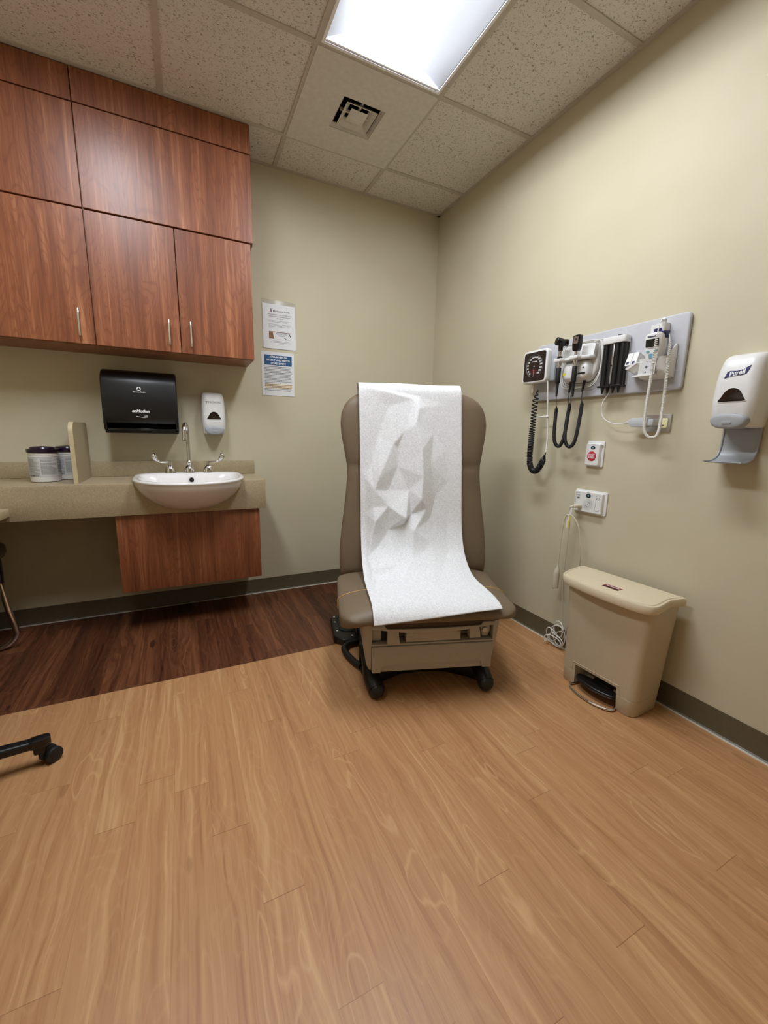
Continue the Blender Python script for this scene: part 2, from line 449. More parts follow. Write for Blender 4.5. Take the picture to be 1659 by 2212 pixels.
# cove base with toe; light reflected off the toe is painted as a pale strip
prof = [(0, .102), (-.003, .102), (-.0035, .018), (-.006, .008), (-.012, .0035), (-.016, .0005), (-.016, 0), (0, 0)]
def base(nm, A, B, out):
    A, B, out = Vector(A), Vector(B), Vector(out)
    m = M().loft([[A+out*-p[0]+Vector((0, 0, p[1])) for p in prof], [B+out*-p[0]+Vector((0, 0, p[1])) for p in prof]])
    o = struct(m.build(nm, 'base'))
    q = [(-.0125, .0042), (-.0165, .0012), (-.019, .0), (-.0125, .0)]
    M().loft([[A+out*-p[0]+Vector((0, 0, p[1])) for p in q], [B+out*-p[0]+Vector((0, 0, p[1])) for p in q]]).build('painted_toe_shine', 'toe_shine', o)
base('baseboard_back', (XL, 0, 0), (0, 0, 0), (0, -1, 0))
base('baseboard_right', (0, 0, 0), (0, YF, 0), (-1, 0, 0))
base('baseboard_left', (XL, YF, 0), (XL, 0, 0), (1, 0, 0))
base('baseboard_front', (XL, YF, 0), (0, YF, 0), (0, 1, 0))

# suspended ceiling
XS = [0]+GX+[XL]; YS = [0]+GY[:6]+[YF]
LIGHTS = [(0, 1), (2, 1)]                                    # (column, first row) of the 2x4 fixtures
tm = M()
for i in range(len(XS)-1):
    for j in range(len(YS)-1):
        if (i, j) == (1, 1) or (i in (1, 3) and j in (2, 3)): continue
        tm.box(XS[i+1]+.005, XS[i]-.005, YS[j+1]+.005, YS[j]-.005, H+.004, H+.02)
ceil = struct(tm.build('ceiling', 'tile'))
struct(M().box(XL, 0, YF, 0, H+.30, H+.32).build('ceiling', 'black_void'))
g = M(); tw = .0120
for x in GX: g.box(x-tw, x+tw, YF, 0, H-.001, H+.03 if False else H+.004)
for j, y in enumerate(GY[:6]):
    for i in range(len(XS)-1):
        if i in (1, 3) and j == 2: continue
        g.box(XS[i+1]+tw, XS[i]-tw, y-tw, y+tw, H-.0008, H+.004)
g.box(-.021, 0, YF, 0, H-.002, H+.004); g.box(XL, XL+.021, YF, 0, H-.002, H+.004)
g.box(XL, 0, -.021, 0, H-.002, H+.004); g.box(XL, 0, YF, YF+.021, H-.002, H+.004)
struct(g.build('trim_1', 'grid'))

# ------------------------------------------------------------------ recessed lights and air diffuser
def troffer(xc, label):
    yc = (GY[1]+GY[3])/2; hx, hy = T_/2-.013, T_-.013
    t = thing('ceiling_light', label, 'light', (xc, yc, H), group='recessed ceiling lights')
    f = M(); e = .012
    rc = lambda a, b, z: [(a, b, z), (-a, b, z), (-a, -b, z), (a, -b, z)]
    f.loft([rc(hx+.0008, hy+.0008, .006), rc(hx+.0008, hy+.0008, -.002), rc(hx, hy, -.003), rc(hx-e, hy-e, -.003), rc(hx-e, hy-e, .010)], caps=False)
    f.build('frame', 'reflector', t)
    ax = hx-e; ay = hy-e; h = .10
    b = M()
    for a in ((-ax-.004, -ax, -ay, ay), (ax, ax+.004, -ay, ay), (-ax, ax, -ay-.004, -ay), (-ax, ax, ay, ay+.004)): b.box(*a, .0, h)
    b.box(-ax, ax, -ay, ay, h, h+.004); b.build('housing', 'reflector', t)
    for s in (-1, 1):                                         # curved side reflectors
        r = [(s*(ax-(ax-.107)*k/10), .004+.064*sin(pi/2*k/10)**1.1) for k in range(11)]
        pr = r+[(x, z+.003) for x, z in r[::-1]]
        M().prism(pr, -ay+.012, ay-.012, 'y').build('side_reflector', 'side', t)
    for s in (-1, 1):                                         # end plates below the reflectors
        arc = [(-ax+.01+(2*ax-.02)*k/24, .010+.052*sin(pi*k/24)) for k in range(25)]
        M().prism([(-ax, .0)]+arc+[(ax, .0)], s*(ay-.010), s*(ay-.002), 'y').build('end_plate', 'reflector', t)
    c = [(-.112, .066), (-.095, .046), (-.05, .036), (0, .033), (.05, .036), (.095, .046), (.112, .066), (.112, .072), (-.112, .072)]
    M().prism(c, -ay+.014, ay-.014, 'y').build('diffuser', 'lens', t)
    return t
troffer((GX[0]+GX[1])/2, 'long white recessed ceiling light beside the air vent, near the right wall')
troffer((GX[2]+GX[3])/2, 'long white recessed ceiling light in front of the wall cabinets')

vx, vy = (GX[0]+GX[1])/2, (GY[0]+GY[1])/2
t = thing('air_vent', 'square white ceiling air vent panel with pyramid centre beside the light', 'vent', (vx, vy, H))
hs = T_/2-.003; ho = .112; oy = .008
p = M()
for a in ((-hs, -ho, -hs, hs), (ho, hs, -hs, hs), (-ho, ho, -hs, -ho+oy), (-ho, ho, ho+oy, hs)): p.box(*a, -.004, .0)
p.build('panel', 'metalpanel', t)
sq = lambda a, z, y=oy: [(a, a+y, z), (-a, a+y, z), (-a, -a+y, z), (a, -a+y, z)]
M().loft([sq(ho+.002, -.002), sq(ho-.014, .016), sq(ho-.010, .016), sq(ho+.006, -.001)], caps=False).build('neck', 'metalpanel', t)
M().loft([sq(ho-.014, .016), sq(ho-.014, .15), sq(.001, .15)], caps=False).build('duct', 'black_void', t)
M().loft([sq(.084, -.002), sq(.054, .026), sq(.051, .026), sq(.081, -.004), sq(.084, -.002)], caps=False).build('louver', 'metalpanel', t)
b = M(); b.loft([sq(.046, .004), sq(.001, -.012)]); b.loft([sq(.046, .004), sq(.044, .006)]); b.build('centre_pyramid', 'metalpanel', t)
b = M()
for a in ((-.004, .004, -.09, .09), (-.09, .09, -.004, .004)): b.box(a[0], a[1], a[2]+oy, a[3]+oy, .012, .024)
b.build('crossbar', 'metalpanel', t)

# ------------------------------------------------------------------ wall cabinets
def handle(parent, x, y, z0, z1):
    m = M(); pts = [(x, y, z0+.012), (x, y-.022, z0+.010), (x, y-.028, z0+.022), (x, y-.028, z1-.022), (x, y-.022, z1-.010), (x, y, z1-.012)]
    m.tube(catmull(pts, 5), .0048, 8)
    m.cyl((x, y-.027, z0), (x, y-.027, z1), .0052, n=10, bev=.002)
    m.build('handle', 'nickel', parent)
def cabinet(nm, label, x0, x1, z0, z1, doors, cat='cabinet', depth=.283, front=-.305, group=None, hx=(), dname='door'):
    t = thing(nm, label, cat, ((x0+x1)/2, 0, z0), group=group)
    c = (x0+x1)/2; L = lambda x: x-c; hh = z1-z0
    b = M().box(L(x0), L(x1), -depth, -.001, 0, hh); b.build('carcass', 'cherry', t)
    for i, (a, e) in enumerate(doors):
        d = M().box(L(a), L(e), front, -depth-.001, .0015, hh-.0015, bev=.0012, seg=1).build(dname, 'cherry', t)
        if i < len(hx): handle(d, L(hx[i]), front, 1.590-z0, 1.718-z0)
    return t
XR = -1.428; XM = -2.197
cabinet('wall_cabinet', 'lower cherry wall cabinet with two doors above the towel dispenser', XM+.0006, XR, 1.557, 2.1735,
        [(XM+.0022, -1.8115), (-1.8075, XR+.001)], hx=(-1.863, -1.758), group=None)
cabinet('wall_cabinet', 'lower cherry wall cabinet at the left edge above the wipe canisters', -2.80, XM-.0006, 1.557, 2.1735,
        [(-2.798, XM-.0024)], hx=(-2.256,))
cabinet('upper_cabinet', 'wide cherry upper cabinet with blank front right of the seam', XM+.0006, -1.412, 2.1762, 2.6092,
        [(XM+.0022, -1.413)], front=-.311, dname='front_panel')
cabinet('upper_cabinet', 'cherry upper cabinet with blank front at the left edge', -2.80, XM-.0006, 2.1762, 2.6092,
        [(-2.799, XM-.0024)], front=-.309, dname='front_panel')
cabinet('filler_panel', 'narrow cherry filler panel under the ceiling, right of the seam', XM+.0006, -1.410, 2.6118, H-.003,
        [(XM+.0022, -1.411)], front=-.311, cat='panel', dname='front_panel')
cabinet('filler_panel', 'narrow cherry filler panel under the ceiling at the left edge', -2.80, XM-.0006, 2.6118, H-.003,
        [(-2.799, XM-.0024)], front=-.309, cat='panel', dname='front_panel')

# ------------------------------------------------------------------ counter, sink, tap
CT = .864; XCR = -1.407; YA_ = -.412
t = thing('countertop', 'speckled beige wall-hung countertop with deep front apron and backsplash', 'counter', (-2.30, 0, CT))
c = -2.30
top = M().box(XL+.002-c, XCR-c, YA_+.026, -.001, -.03, 0).build('worktop', 'counter', t)
cut(top, M().prism([(-1.808-c+x*.262, -.36+y*.21) for x, y in rrect(2, 2, .9, 8)], -.1, .1, 'z'))
ap = M().box(XL+.002-c, XCR-c, YA_, YA_+.026, -.172, 0, bev=.003).build('apron', 'counter', t)
M().box(XCR-c-.025, XCR-c-.001, YA_+.026, -.001, -.172, -.03).build('end_panel', 'counter', t)
M().box(XL+.002-c, -1.413-c, -.021, -.001, 0.0003, .090, bev=.003).build('backsplash', 'counter', t)

SX = -1.808
def D(w, yb, yf, n=48, e=2.25):
    """closed sink outline sampled by angle from (0,-.36)"""
    out = []
    cy = -.345
    for k in range(n):
        a = 2*pi*k/n; x, y = cos(a), sin(a)
        if y >= 0: e2 = 5.0; b = yb-cy
        else: e2 = e; b = cy-yf
        r = 1/((abs(x)/w)**e2+(abs(y)/b)**e2)**(1/e2)
        out.append((x*r, cy+y*r))
    return out
t = thing('sink', 'white half-round ceramic sink set into the beige counter edge', 'sink', (SX, 0, .885))
rings = []
cut(ap, M().loft([[(SX-c+x*.86, max(y, -.50), z) for x, y in D(.272*k, -.14, -.345-.25*k)] for z, k in ((.03, 1.0), (-.02, .98), (-.07, .86), (-.10, .72), (-.12, .5), (-.128, .3))]))
def ring(w, yb, yf, z, e=2.25): rings.append([(x, y, z+(.009+.026*(y+.13) if z > -.05 and w > .2 else 0)) for x, y in D(w, yb, yf, 64, e)])
for z, k in ((-.178, .10), (-.176, .26), (-.168, .42), (-.150, .58), (-.122, .73), (-.088, .86), (-.055, .945), (-.030, .985), (-.014, .998)):
    ring(.281*k, -.345+.215*min(1, k*1.02), -.345-.284*k, z)
ring(.284, -.128, -.632, -.010); ring(.283, -.128, -.631, -.003); ring(.278, -.132, -.624, .001)
ring(.258, -.206, -.606, .000, 2.2); ring(.250, -.215, -.598, -.010, 2.2)
for z, k in ((-.03, .97), (-.06, .91), (-.09, .80), (-.115, .64), (-.13, .42), (-.136, .12)):
    ring(.247*k, -.345+.122*k, -.345-.228*k, z)
bas = M().loft(rings).build('basin', 'porcelain', t, sharp=70)
M().cyl((.006, -.243, -.030), (.006, -.231, -.0275), .0125, n=20).build('overflow_hole', 'black_void', t)
M().lathe([(.0, -.1345), (.022, -.1345), (.022, -.136), (.0, -.136)], (0, -.345, 0)).build('drain', 'chrome', t)

t = thing('faucet', 'chrome gooseneck faucet with two wing lever handles on the white sink', 'faucet', (SX, -.168, .8935))
bell = [(.031, 0), (.031, .004), (.029, .012), (.0265, .024), (.021, .036), (.014, .043), (.009, .046), (.009, .052)]
M().lathe(bell[:-1]+[(.011, .046), (.0, .047)]).build('base', 'chrome', t)
sp = M()
pts = [(0, 0, .03), (0, 0, .12), (0, 0, .225)]
dx, dy = -.16, -.987
R_ = .055
for k in range(1, 13):
    a = pi*k/12; pts.append((dx*(R_-R_*cos(a)), dy*(R_-R_*cos(a)), .232+R_*sin(a)))
pts.append((dx*2*R_, dy*2*R_, .205))
sp.tube(pts, .0102, 14)
sp.build('spout', 'chrome', t)
M().cyl((dx*2*R_, dy*2*R_, .212), (dx*2*R_, dy*2*R_, .188), .0125, n=16, bev=.002).build('aerator', 'chrome', t)
M().lathe([(.0, .046), (.012, .047), (.0165, .056), (.0165, .060), (.012, .068), (.009, .074), (.0, .074)]).build('collar', 'chrome', t)
for s, x in ((-1, -.104), (1, .104)):
    h = M(); h.lathe(bell+[(.0, .052)], (x, 0, 0)); h.lathe([(.0, .050), (.0085, .050), (.0085, .068), (.0, .069)], (x, 0, 0))
    q = [(x, 0, .062), (x+s*.030, 0, .063), (x+s*.056, 0, .066), (x+s*.072, 0, .080), (x+s*.082, 0, .098), (x+s*.089, 0, .108)]
    C_ = catmull(q, 5); n = len(C_)
    hb = h.build('handle_base', 'chrome', t)
    l = M(); l.tube(C_, [.0055+(.0115*sin(pi*max(0, (i/n-.45)/.55)*.85) if i/n > .45 else 0) for i in range(n)], 10, flat=1.0)
    l.build('lever', 'chrome', hb)

t = thing('skirt_panel', 'dark cherry panel hung below the sink under the counter', 'panel', (-1.81, 0, .26))
M().box(-.372, .367, -.392, -.374, 0, .430, bev=.001).build('front_panel', 'cherry', t)
for x in (-.372, .351): M().box(x, x+.016, -.3735, -.0005, .005, .430).build('side_panel', 'cherry', t)

t = thing('side_splash', 'upright beige divider with rounded corner on the counter left of the sink', 'divider', (-2.335, -.022, CT+.0005))
oc = [(0, 0), (-.348, 0), (-.348, .255)]+[(-.348+.052*(1-cos(RAD(a))), .255+.052*sin(RAD(a))) for a in range(10, 91, 10)]+[(-.02, .309), (0, .300)]
M().prism(oc, -.009, .009, 'x').build('panel', 'counter', t)
eb = M()
path = [Vector((0, y, z)) for y, z in oc[1:-1]]
for a, b in zip(path, path[1:]):
    d = (b-a).normalized(); nn = Vector((0, -d.z, d.y)); nn = nn if nn.y < 0 or nn.z > 0 else -nn
    q = [(-.0095, a), (.0095, a), (.0095, b), (-.0095, b)]
    eb.loft([[(x, (p+nn*.0).y, (p+nn*.0).z) for x, p in q], [(x, (p+nn*.0015).y, (p+nn*.0015).z) for x, p in q]])
eb.build('edge_band', 'edge_laminate', t)

def canister(x, y, rot, label):
    t = thing('wipe_canister', label, 'canister', (x, y, CT+.0008), rot, 'wipe canisters on the counter')
    R = .0645
    M().lathe([(.0, 0), (.058, 0), (.0630, .003), (.0635, .012), (R-.0015, .020), (R-.0005, .024), (R-.001, .026), (R-.001, .128), (R, .130), (R-.0015, .137), (R, .140), (R-.002, .146), (R-.002, .156), (.0, .156)], n=48).build('tub', 'white_plastic', t)
    M().lathe([(.0, .150), (R+.0022, .150), (R+.003, .153), (R+.0022, .168), (.055, .170), (.050, .178), (.040, .180), (.036, .176), (.02, .177), (.014, .182), (.0, .183)], n=48).build('lid', 'purple', t)
    lb = M(); n = 40; z0, z1 = .028, .126
    a0, a1 = RAD(-200), RAD(20)
    arc = lambda r, z: [(r*cos(a0+(a1-a0)*k/n), r*sin(a0+(a1-a0)*k/n), z) for k in range(n+1)]
    lb.loft([arc(R-.0006, z0), arc(R-.0002, z0), arc(R-.0002, z1), arc(R-.0006, z1)], caps=False, closed=False)
    l = lb.build('label', 'label', t)
    rnd = random.Random(3); tx = M()
    def curved(aa, ab, z, h):
        k = 6; r = R+.0001
        tx.loft([[(r*cos(RAD(aa+(ab-aa)*i/k)), r*sin(RAD(aa+(ab-aa)*i/k)), z+s*h/2) for i in range(k+1)] for s in (-1, 1)], caps=False, closed=False)
    for (A, B) in ((-160, -108), (-103, -40), (-35, 10)):
        z = .119
        while z > .040:
            a = A
            end = B-rnd.choice((0, 0, 8, 20))
            if rnd.random() < .85:
                while a < end-2:
                    w_ = rnd.uniform(3, 10); curved(a, min(a+w_, end), z, .0011); a += w_+1.2
            z -= .0026
    tx.build('small_print', 'grey_ink', l)
    bc = M(); tx = bc; a = -160
    while a < -112:
        w_ = rnd.uniform(.8, 3); curved(a, a+w_, .034, .0075); a += w_+rnd.uniform(.8, 2.2)
    bc.build('bar_pattern', 'ink', l)
canister(-2.494, -.204, 12, 'white wipe canister with dark purple lid, nearest the counter edge')
canister(-2.413, -.0925, 12, 'white wipe canister with purple lid, half hidden behind the upright divider')

# desk slab joined to the counter, bottom-left of the counter
t = thing('desk', 'lower beige desk slab meeting the counter at the left edge', 'desk', ((XL-2.600)/2, -1.2, .722))
hw = (-2.600-XL)/2
M().box(-hw+.004, hw-.003, -.78, .785, 0, .037).build('worktop', 'counter', t)
M().box(hw-.0028, hw, -.78, .785, 0.0, .037, bev=.0008).build('edge_band', 'edge_laminate', t)
M().box(-hw+.004, -hw+.03, -.75, .75, -.09, -.001).build('wall_cleat', 'beige_laminate', t)
M().box(-hw+.03, hw-.05, -.775, -.75, -.7215, -.001).build('end_panel', 'beige_laminate', t)
# ------------------------------------------------------------------ notices on the back wall
t = thing('notice', 'white medication refills notice in a clear sleeve, upper of two sheets', 'notice', (-1.212, 0, 1.689))
M().box(-.110, .110, -.0022, -.0002, 0, .302, bev=.0004).build('sleeve', 'clear', t)
s = M().box(-.107, .108, -.0036, -.0024, .001, .277).build('sheet', 'sheet', t)
yb = -.0039
M().text('Medication Refills', .0155, (.016, yb, .236), bold=.0001).build('heading', 'mid_ink', s)
h = M()
for k, l in enumerate(('WHEN REQUESTING A REFILL OF A MEDICATION', 'PLEASE ALLOW 48-72 BUSINESS HOURS FOR', 'PROCESSING')):
    h.text(l, .0076, (.004, yb, .2135-.0118*k), bold=.0001, shear=.2, sx=.93)
h.build('subheading', 'mid_ink', s)
rnd = random.Random(5); b = M()
for z, f in ((.176, 1), (.169, .84), (.154, 1), (.147, .95), (.140, .9), (.133, .14)):
    strokes(b, -.070, .080, z, yb, .0021, rnd, f)
for z in (.176, .154): b.box(-.078, -.075, yb-.0002, yb+.0002, z-.0012, z+.0012)
b.build('small_print', 'grey_ink', s); b = M()
for z, a, e in ((.050, -.045, .065), (.0425, -.062, .075), (.035, -.008, .026)): strokes(b, a, e, z, yb, .0022, rnd)
b.build('caption_print', 'grey_ink', s)
ic = M(); ic.prism(rrect(.013, .019, .004, 4, -.052, .240), yb-.0003, yb+.0003, 'y'); i1 = ic.build('pill_bottle_icon', 'grey_plastic', s)
ic = M(); ic.prism(rrect(.0135, .006, .001, 2, -.052, .239), yb-.0006, yb-.0003, 'y'); ic.build('icon_band', 'navy', i1)
ic = M(); ic.prism(rrect(.011, .005, .002, 2, -.052, .2325), yb-.0006, yb-.0003, 'y'); ic.build('icon_band', 'red', i1)
ph = M().box(-.069, .075, yb-.0003, yb+.0003, .063, .108).build('picture', 'brown_ink', s)
M().prism([(-.044, .1035), (.075, .1035), (.075, .0635), (-.036, .0635)], yb-.0006, yb-.0003, 'y').build('picture_paper', 'sheet', ph)
M().text('MEDICAL LEAVE', .0105, (.014, yb-.0009, .0955), bold=.0001).text('REQUEST', .0100, (.014, yb-.0009, .0850), bold=.0001).build('picture_lettering', 'mid_ink', ph)
M().prism([(.056, .106), (.063, .106), (.075, .088), (.075, .078)], yb-.0009, yb-.0006, 'y').prism([(.026, .076), (.034, .0755), (.050, .0645), (.040, .0665)], yb-.0009, yb-.0006, 'y').build('picture_pen', 'ink', ph)

t = thing('notice', 'white covid safety notice with blue header, lower of two sheets', 'notice', (-1.2265, 0, 1.388))
s = M().box(-.109, .108, -.0030, -.0002, 0, .2815).build('sheet', 'sheet', t); yb = -.0033
hd = M().box(-.090, .092, yb-.0003, yb+.0003, .197, .261).build('header', 'blue', s)
h = M()
for k, l in enumerate(('ATRIUM HEALTH', 'PATIENT AND VISITOR', 'COVID SAFETY')): h.text(l, .0165, (.002, yb-.0007, .249-.0205*k), bold=.0005, sx=.92)
h.build('header_lettering', 'white_ink', hd)
b = M(); z = .187; k = 0
while z > .034:
    f = {11: .6, 17: .6}.get(k, rnd.uniform(.93, 1.0)); strokes(b, -.090, .092, z, yb, .0040 if k in (0, 4, 12, 13, 14) else .0030, rnd, f)
    z -= .0094 if k != 11 else .0112; k += 1
    if k == 12: za = z+.004
b.build('small_print', 'mid_ink', s)
M().box(-.091, .094, yb+.0001, yb+.00029, za-.029, za+.001).build('highlight', 'amber', s)

# ------------------------------------------------------------------ towel dispenser
t = thing('towel_dispenser', 'black paper towel dispenser on the wall above the counter', 'dispenser', (-2.034, 0, 1.1255))
side = [(0, .012), (0, .345)]+[(-.075, .345)]+[(-.075-.115*sin(RAD(a)), .345-.085*(1-cos(RAD(a)))) for a in range(10, 91, 10)]
side += [(-.203, .20), (-.200, .085), (-.188, .050), (-.120, .046), (-.105, .004), (-.03, .004)]
M().loft([[(x*(1 if 0 < z < 9 else 1), y, z) for y, z in side] for x in (-.184, .184)], bev=.010, seg=3).build('cover', 'black_plastic', t)
M().box(-.181, .181, -.175, -.02, -.004, .010, bev=.003).build('base', 'black_plastic', t)
for x in (-.184, .168): M().prism([(-.196, .090), (-.199, .050), (-.190, .018), (-.165, .006), (-.10, .004), (-.10, .055)], x, x+.016, 'x', bev=.004).build('side_skirt', 'black_gloss', t)
M().box(-.168, .168, -.184, -.172, .006, .022, bev=.003).build('tear_bar', 'black_gloss', t)
lg = M(); y = -.2035
lg.text('Georgia-Pacific', .0100, (-.002, y, .2205), bold=.0002); lg.build('maker_lettering', 'white_ink', t)
d_ = M().cyl((-.003, y+.0005, .238), (-.003, y-.0006, .238), .0105, n=28).build('tree_badge', 'white_ink', t)
q = M(); q.prism([(-.003, .2465), (.003, .238), (-.009, .238)], y-.0012, y-.0006, 'y'); q.prism([(-.003, .2425), (.0045, .2325), (-.0105, .2325)], y-.0012, y-.0006, 'y')
q.build('tree_mark', 'black_plastic', d_)
M().text('enMotion', .0215, (-.003, -.2035, .1175), bold=.0009, shear=.3).build('product_lettering', 'white_ink', t)
q = M(); hc = lambda pts, r: q.tube(catmull([(x, -.2032, z) for x, z in pts], 5), r, 6)
hc([(-.026, .089), (-.006, .086), (.010, .0825), (.019, .083), (.028, .087), (.031, .094)], .0010)
hc([(.014, .094), (.017, .089), (.022, .0895), (.026, .093), (.024, .097)], .0009); hc([(.019, .099), (.019, .093)], .0008); hc([(.029, .098), (.031, .092)], .0008)
q.build('hand_mark', 'white_ink', t)

# ------------------------------------------------------------------ foam dispensers (soap, sanitiser)
def foam_dispenser(t):
    secs = [(0.0, .112, .082, .026), (.004, .120, .094, .028), (.012, .125, .100, .030), (.05, .134, .113, .032), (.10, .138, .115, .033),
            (.15, .136, .113, .034), (.20, .130, .106, .034), (.228, .124, .096, .034), (.242, .118, .084, .032), (.250, .108, .066, .028)]
    rings = []
    for z, w_, d, r in secs:
        o = [(w_/2, 0, z)]
        for k in range(9): a = RAD(90*k/8); o.append((w_/2-r+r*cos(a), -d+r-r*sin(a), z))
        for k in range(9): a = RAD(90+90*k/8); o.append((-w_/2+r+r*cos(a), -d+r-r*sin(a), z))
        o.append((-w_/2, 0, z)); rings.append(o)
    cv = M().loft(rings).build('cover', 'white_plastic', t, sharp=50)
    M().prism(rrect(.100, .246, .02, 4, 0, .123), -.020, -.001, 'y').build('back_plate', 'light_grey', t)
    tri = []
    for (x, z), (nx, nz) in (((-.038, .086), 0), ((.038, .086), 0), ((.030, .110), 0), ((.010, .134), 0), ((-.010, .134), 0), ((-.030, .110), 0)) if False else []: pass
    tri = [(v.x, v.y) for v in catmull([(-.039, .088, 0), (0, .087, 0), (.039, .088, 0), (.034, .102, 0), (.020, .125, 0), (0, .134, 0), (-.020, .125, 0), (-.034, .102, 0)], 5, True)]
    M().prism(tri, -.1165, -.100, 'y', bev=.0015).build('refill_window', 'smoke', t)
    rim = M().tube([(x, -.1155, z) for x, z in tri], .0010, 6, closed=True).build('window_rim', 'white_plastic', t)
    pb = [(v.x*1.06, v.y*1.04) for v in catmull([(0, .046, 0), (-.030, .043, 0), (-.050, .032, 0), (-.051, .016, 0), (-.040, .003, 0), (-.02, -.004, 0), (0, -.003, 0), (.02, -.004, 0), (.040, .003, 0), (.051, .016, 0), (.050, .032, 0), (.030, .043, 0)], 4, True)]
    n = len(pb); cx, cz = 0, .02
    M().loft([[(x*k, y, cz+(z-cz)*k) for x, z in pb] for y, k in ((-.06, 1.0), (-.113, 1.0), (-.119, .95), (-.122, .82), (-.1225, .4))]).build('push_button', 'grey_plastic', t, sharp=60)
    M().prism(rrect(.030, .010, .0049, 5, 0, .016), -.1250, -.1222, 'y', bev=.001).build('button_dimple', 'grey_plastic', t)
    M().cyl((0, -.06, -.004), (0, -.06, .01), .013, n=18).build('nozzle', 'grey_plastic', t)
    return cv
t = thing('soap_dispenser', 'white foam soap dispenser on the wall above the right side of the sink', 'dispenser', (-1.651, 0, 1.127))
cv = foam_dispenser(t)
q = M(); q.text('PROVON', .0185, (.006, -.1082, .1885), bold=-.0001, sx=.95)
q.box(-.0395, -.0365, -.1088, -.1068, .181, .192); q.prism([(-.044, .1955), (-.032, .1955), (-.036, .191), (-.040, .191)], -.1088, -.1068, 'y')
q.build('lettering', 'grey_ink', t)

t = wallthing('sanitizer_dispenser', 'white hand sanitizer dispenser with grey drip tray at the right edge', 'dispenser', -2.118, 1.192)
cv = foam_dispenser(t)
FT = Matrix.Translation((0, -.1092, .1825)) @ Matrix.Rotation(RAD(-8), 4, 'X')
fl = [(-.034, .168), (-.028, .189), (-.020, .1925), (.0, .190), (.016, .194), (.036, .205), (.033, .190), (.027, .178), (.015, .1745), (-.005, .175), (-.020, .172)]
lg = M().prism([(x, z-.1825) for x, z in fl], -.0010, .0015, 'y', mtx=FT).build('flag_mark', 'navy', t)
lt_ = M().text('Purell', .0225, (.001, -.0014, .0), bold=.0007, shear=.15, sx=.88, ext=.0002, mtx=Matrix.Rotation(RAD(-9), 4, 'Y')).build('lettering', 'white_ink', lg); lt_.data.transform(FT)
pf = [(.004, .004), (.006, -.05), (.012, -.085), (.026, -.106), (.052, -.118), (.080, -.123), (.112, -.122)]
pc = catmull([(0, -a, z) for a, z in pf], 5)
rg = []
for v in pc:
    hw_ = .056 if v.y > -.075 else .056-.014*((-v.y-.075)/.037)**2
    rg.append([(-hw_, v.y, v.z), (hw_, v.y, v.z), (hw_, v.y+.002, v.z-.0035), (-hw_, v.y+.002, v.z-.0035)])
M().loft(rg).build('drip_tray', 'grey_plastic', t)
for sx in (-1, 1): M().tube([(sx*.056, v.y-.002, v.z+.001) for v in pc], .0035, 6).build('tray_flange', 'grey_plastic', t)

# ------------------------------------------------------------------ diagnostic wall board
BZ = 1.346
t = wallthing('wall_board', 'long pale grey mounting board for diagnostic instruments on right wall', 'board', -1.505, BZ)
M().prism(rrect(.775, .297, .018, 5, 0, .1485), -.020, -.001, 'y', bev=.006, seg=3).build('board', 'board', t)
FB = -.020                                                  # board face

t = wallthing('blood_pressure_gauge', 'square white-framed blood pressure gauge with dark dial', 'gauge', -1.172, 1.522)
M().box(.045, .112, -.062, FB-.0005, -.080, .032, bev=.006).build('mount', 'grey_plastic', t)
M().prism(rrect(.172, .172, .022, 6), -.092, -.058, 'y', bev=.007, seg=3).build('case', 'white_plastic', t)
dl = M().prism(rrect(.150, .150, .013, 5), -.0935, -.0915, 'y').build('dial_face', 'dial', t)
y = -.0937
n_ = M(); ring_r = .057
ang = lambda v: RAD(232-(v-20)*(284/280.0))
for v in range(20, 301, 20): n_.text(str(v), .0115, (.047*cos(ang(v)), y-.0003, .047*sin(ang(v))+.002), bold=.0003)
n_.build('dial_numerals', 'white_ink', dl)
tk = M()
for v in range(0, 301, 4):
    a = ang(v); r1 = .0665 if v % 20 == 0 else .063
    c1, c2 = Vector((.060*cos(a), y, .060*sin(a)+.002)), Vector((r1*cos(a), y, r1*sin(a)+.002)); tk.tube([c1, c2], .00035, 4)
tk.tube([(.0585*cos(ang(v)), y, .0585*sin(ang(v))+.002) for v in range(10, 305, 5)], .0005, 4)
tk.tube([(.0570*cos(ang(v)), y, .0570*sin(ang(v))+.002) for v in range(10, 125, 5)], .0009, 4)
tk.build('dial_scale', 'grey_ink', dl)
M().text('WelchAllyn', .0080, (.0, y-.0003, .026), bold=.0002).build('lettering', 'white_ink', dl)
nd = M(); nd.tube([(0, y-.0012, .004), (-.0035, y-.0012, -.052)], .0006, 4); nd.cyl((0, y-.001, .002), (0, y-.0025, .002), .0035, n=12); nd.build('needle', 'white_ink', dl)
rp = M(); rd = random.Random(2)
for z, a, e in ((-.016, -.018, -.003), (-.020, -.020, .022), (-.024, -.018, .022), (-.030, -.010, .010), (-.036, -.014, .012), (-.042, -.006, .006)): strokes(rp, a, e, z, y, .0013, rd)
rp.build('dial_small_print', 'red', dl)
M().tube([(-.025, -.070, -.07), (-.020, -.074, -.135)], .005, 8).build('gauge_port', 'clear', t)
wc = lambda yy, z, o: (-(yy+1.172), -o, z-1.522)
st = [wc(-1.256, 1.44, .075), wc(-1.262, 1.36, .07), wc(-1.268, 1.26, .065), wc(-1.276, 1.16, .06), wc(-1.284, 1.066, .07)]
M().tube(catmull(st, 6), .0042, 8).build('straight_tube', 'cord_white', t)
M().tube([wc(-1.198, 1.253, .072), wc(-1.270, 1.258, .066)], .0042, 8).ball(wc(-1.268, 1.256, .066), .008).build('tube_clip', 'cord_white', t)
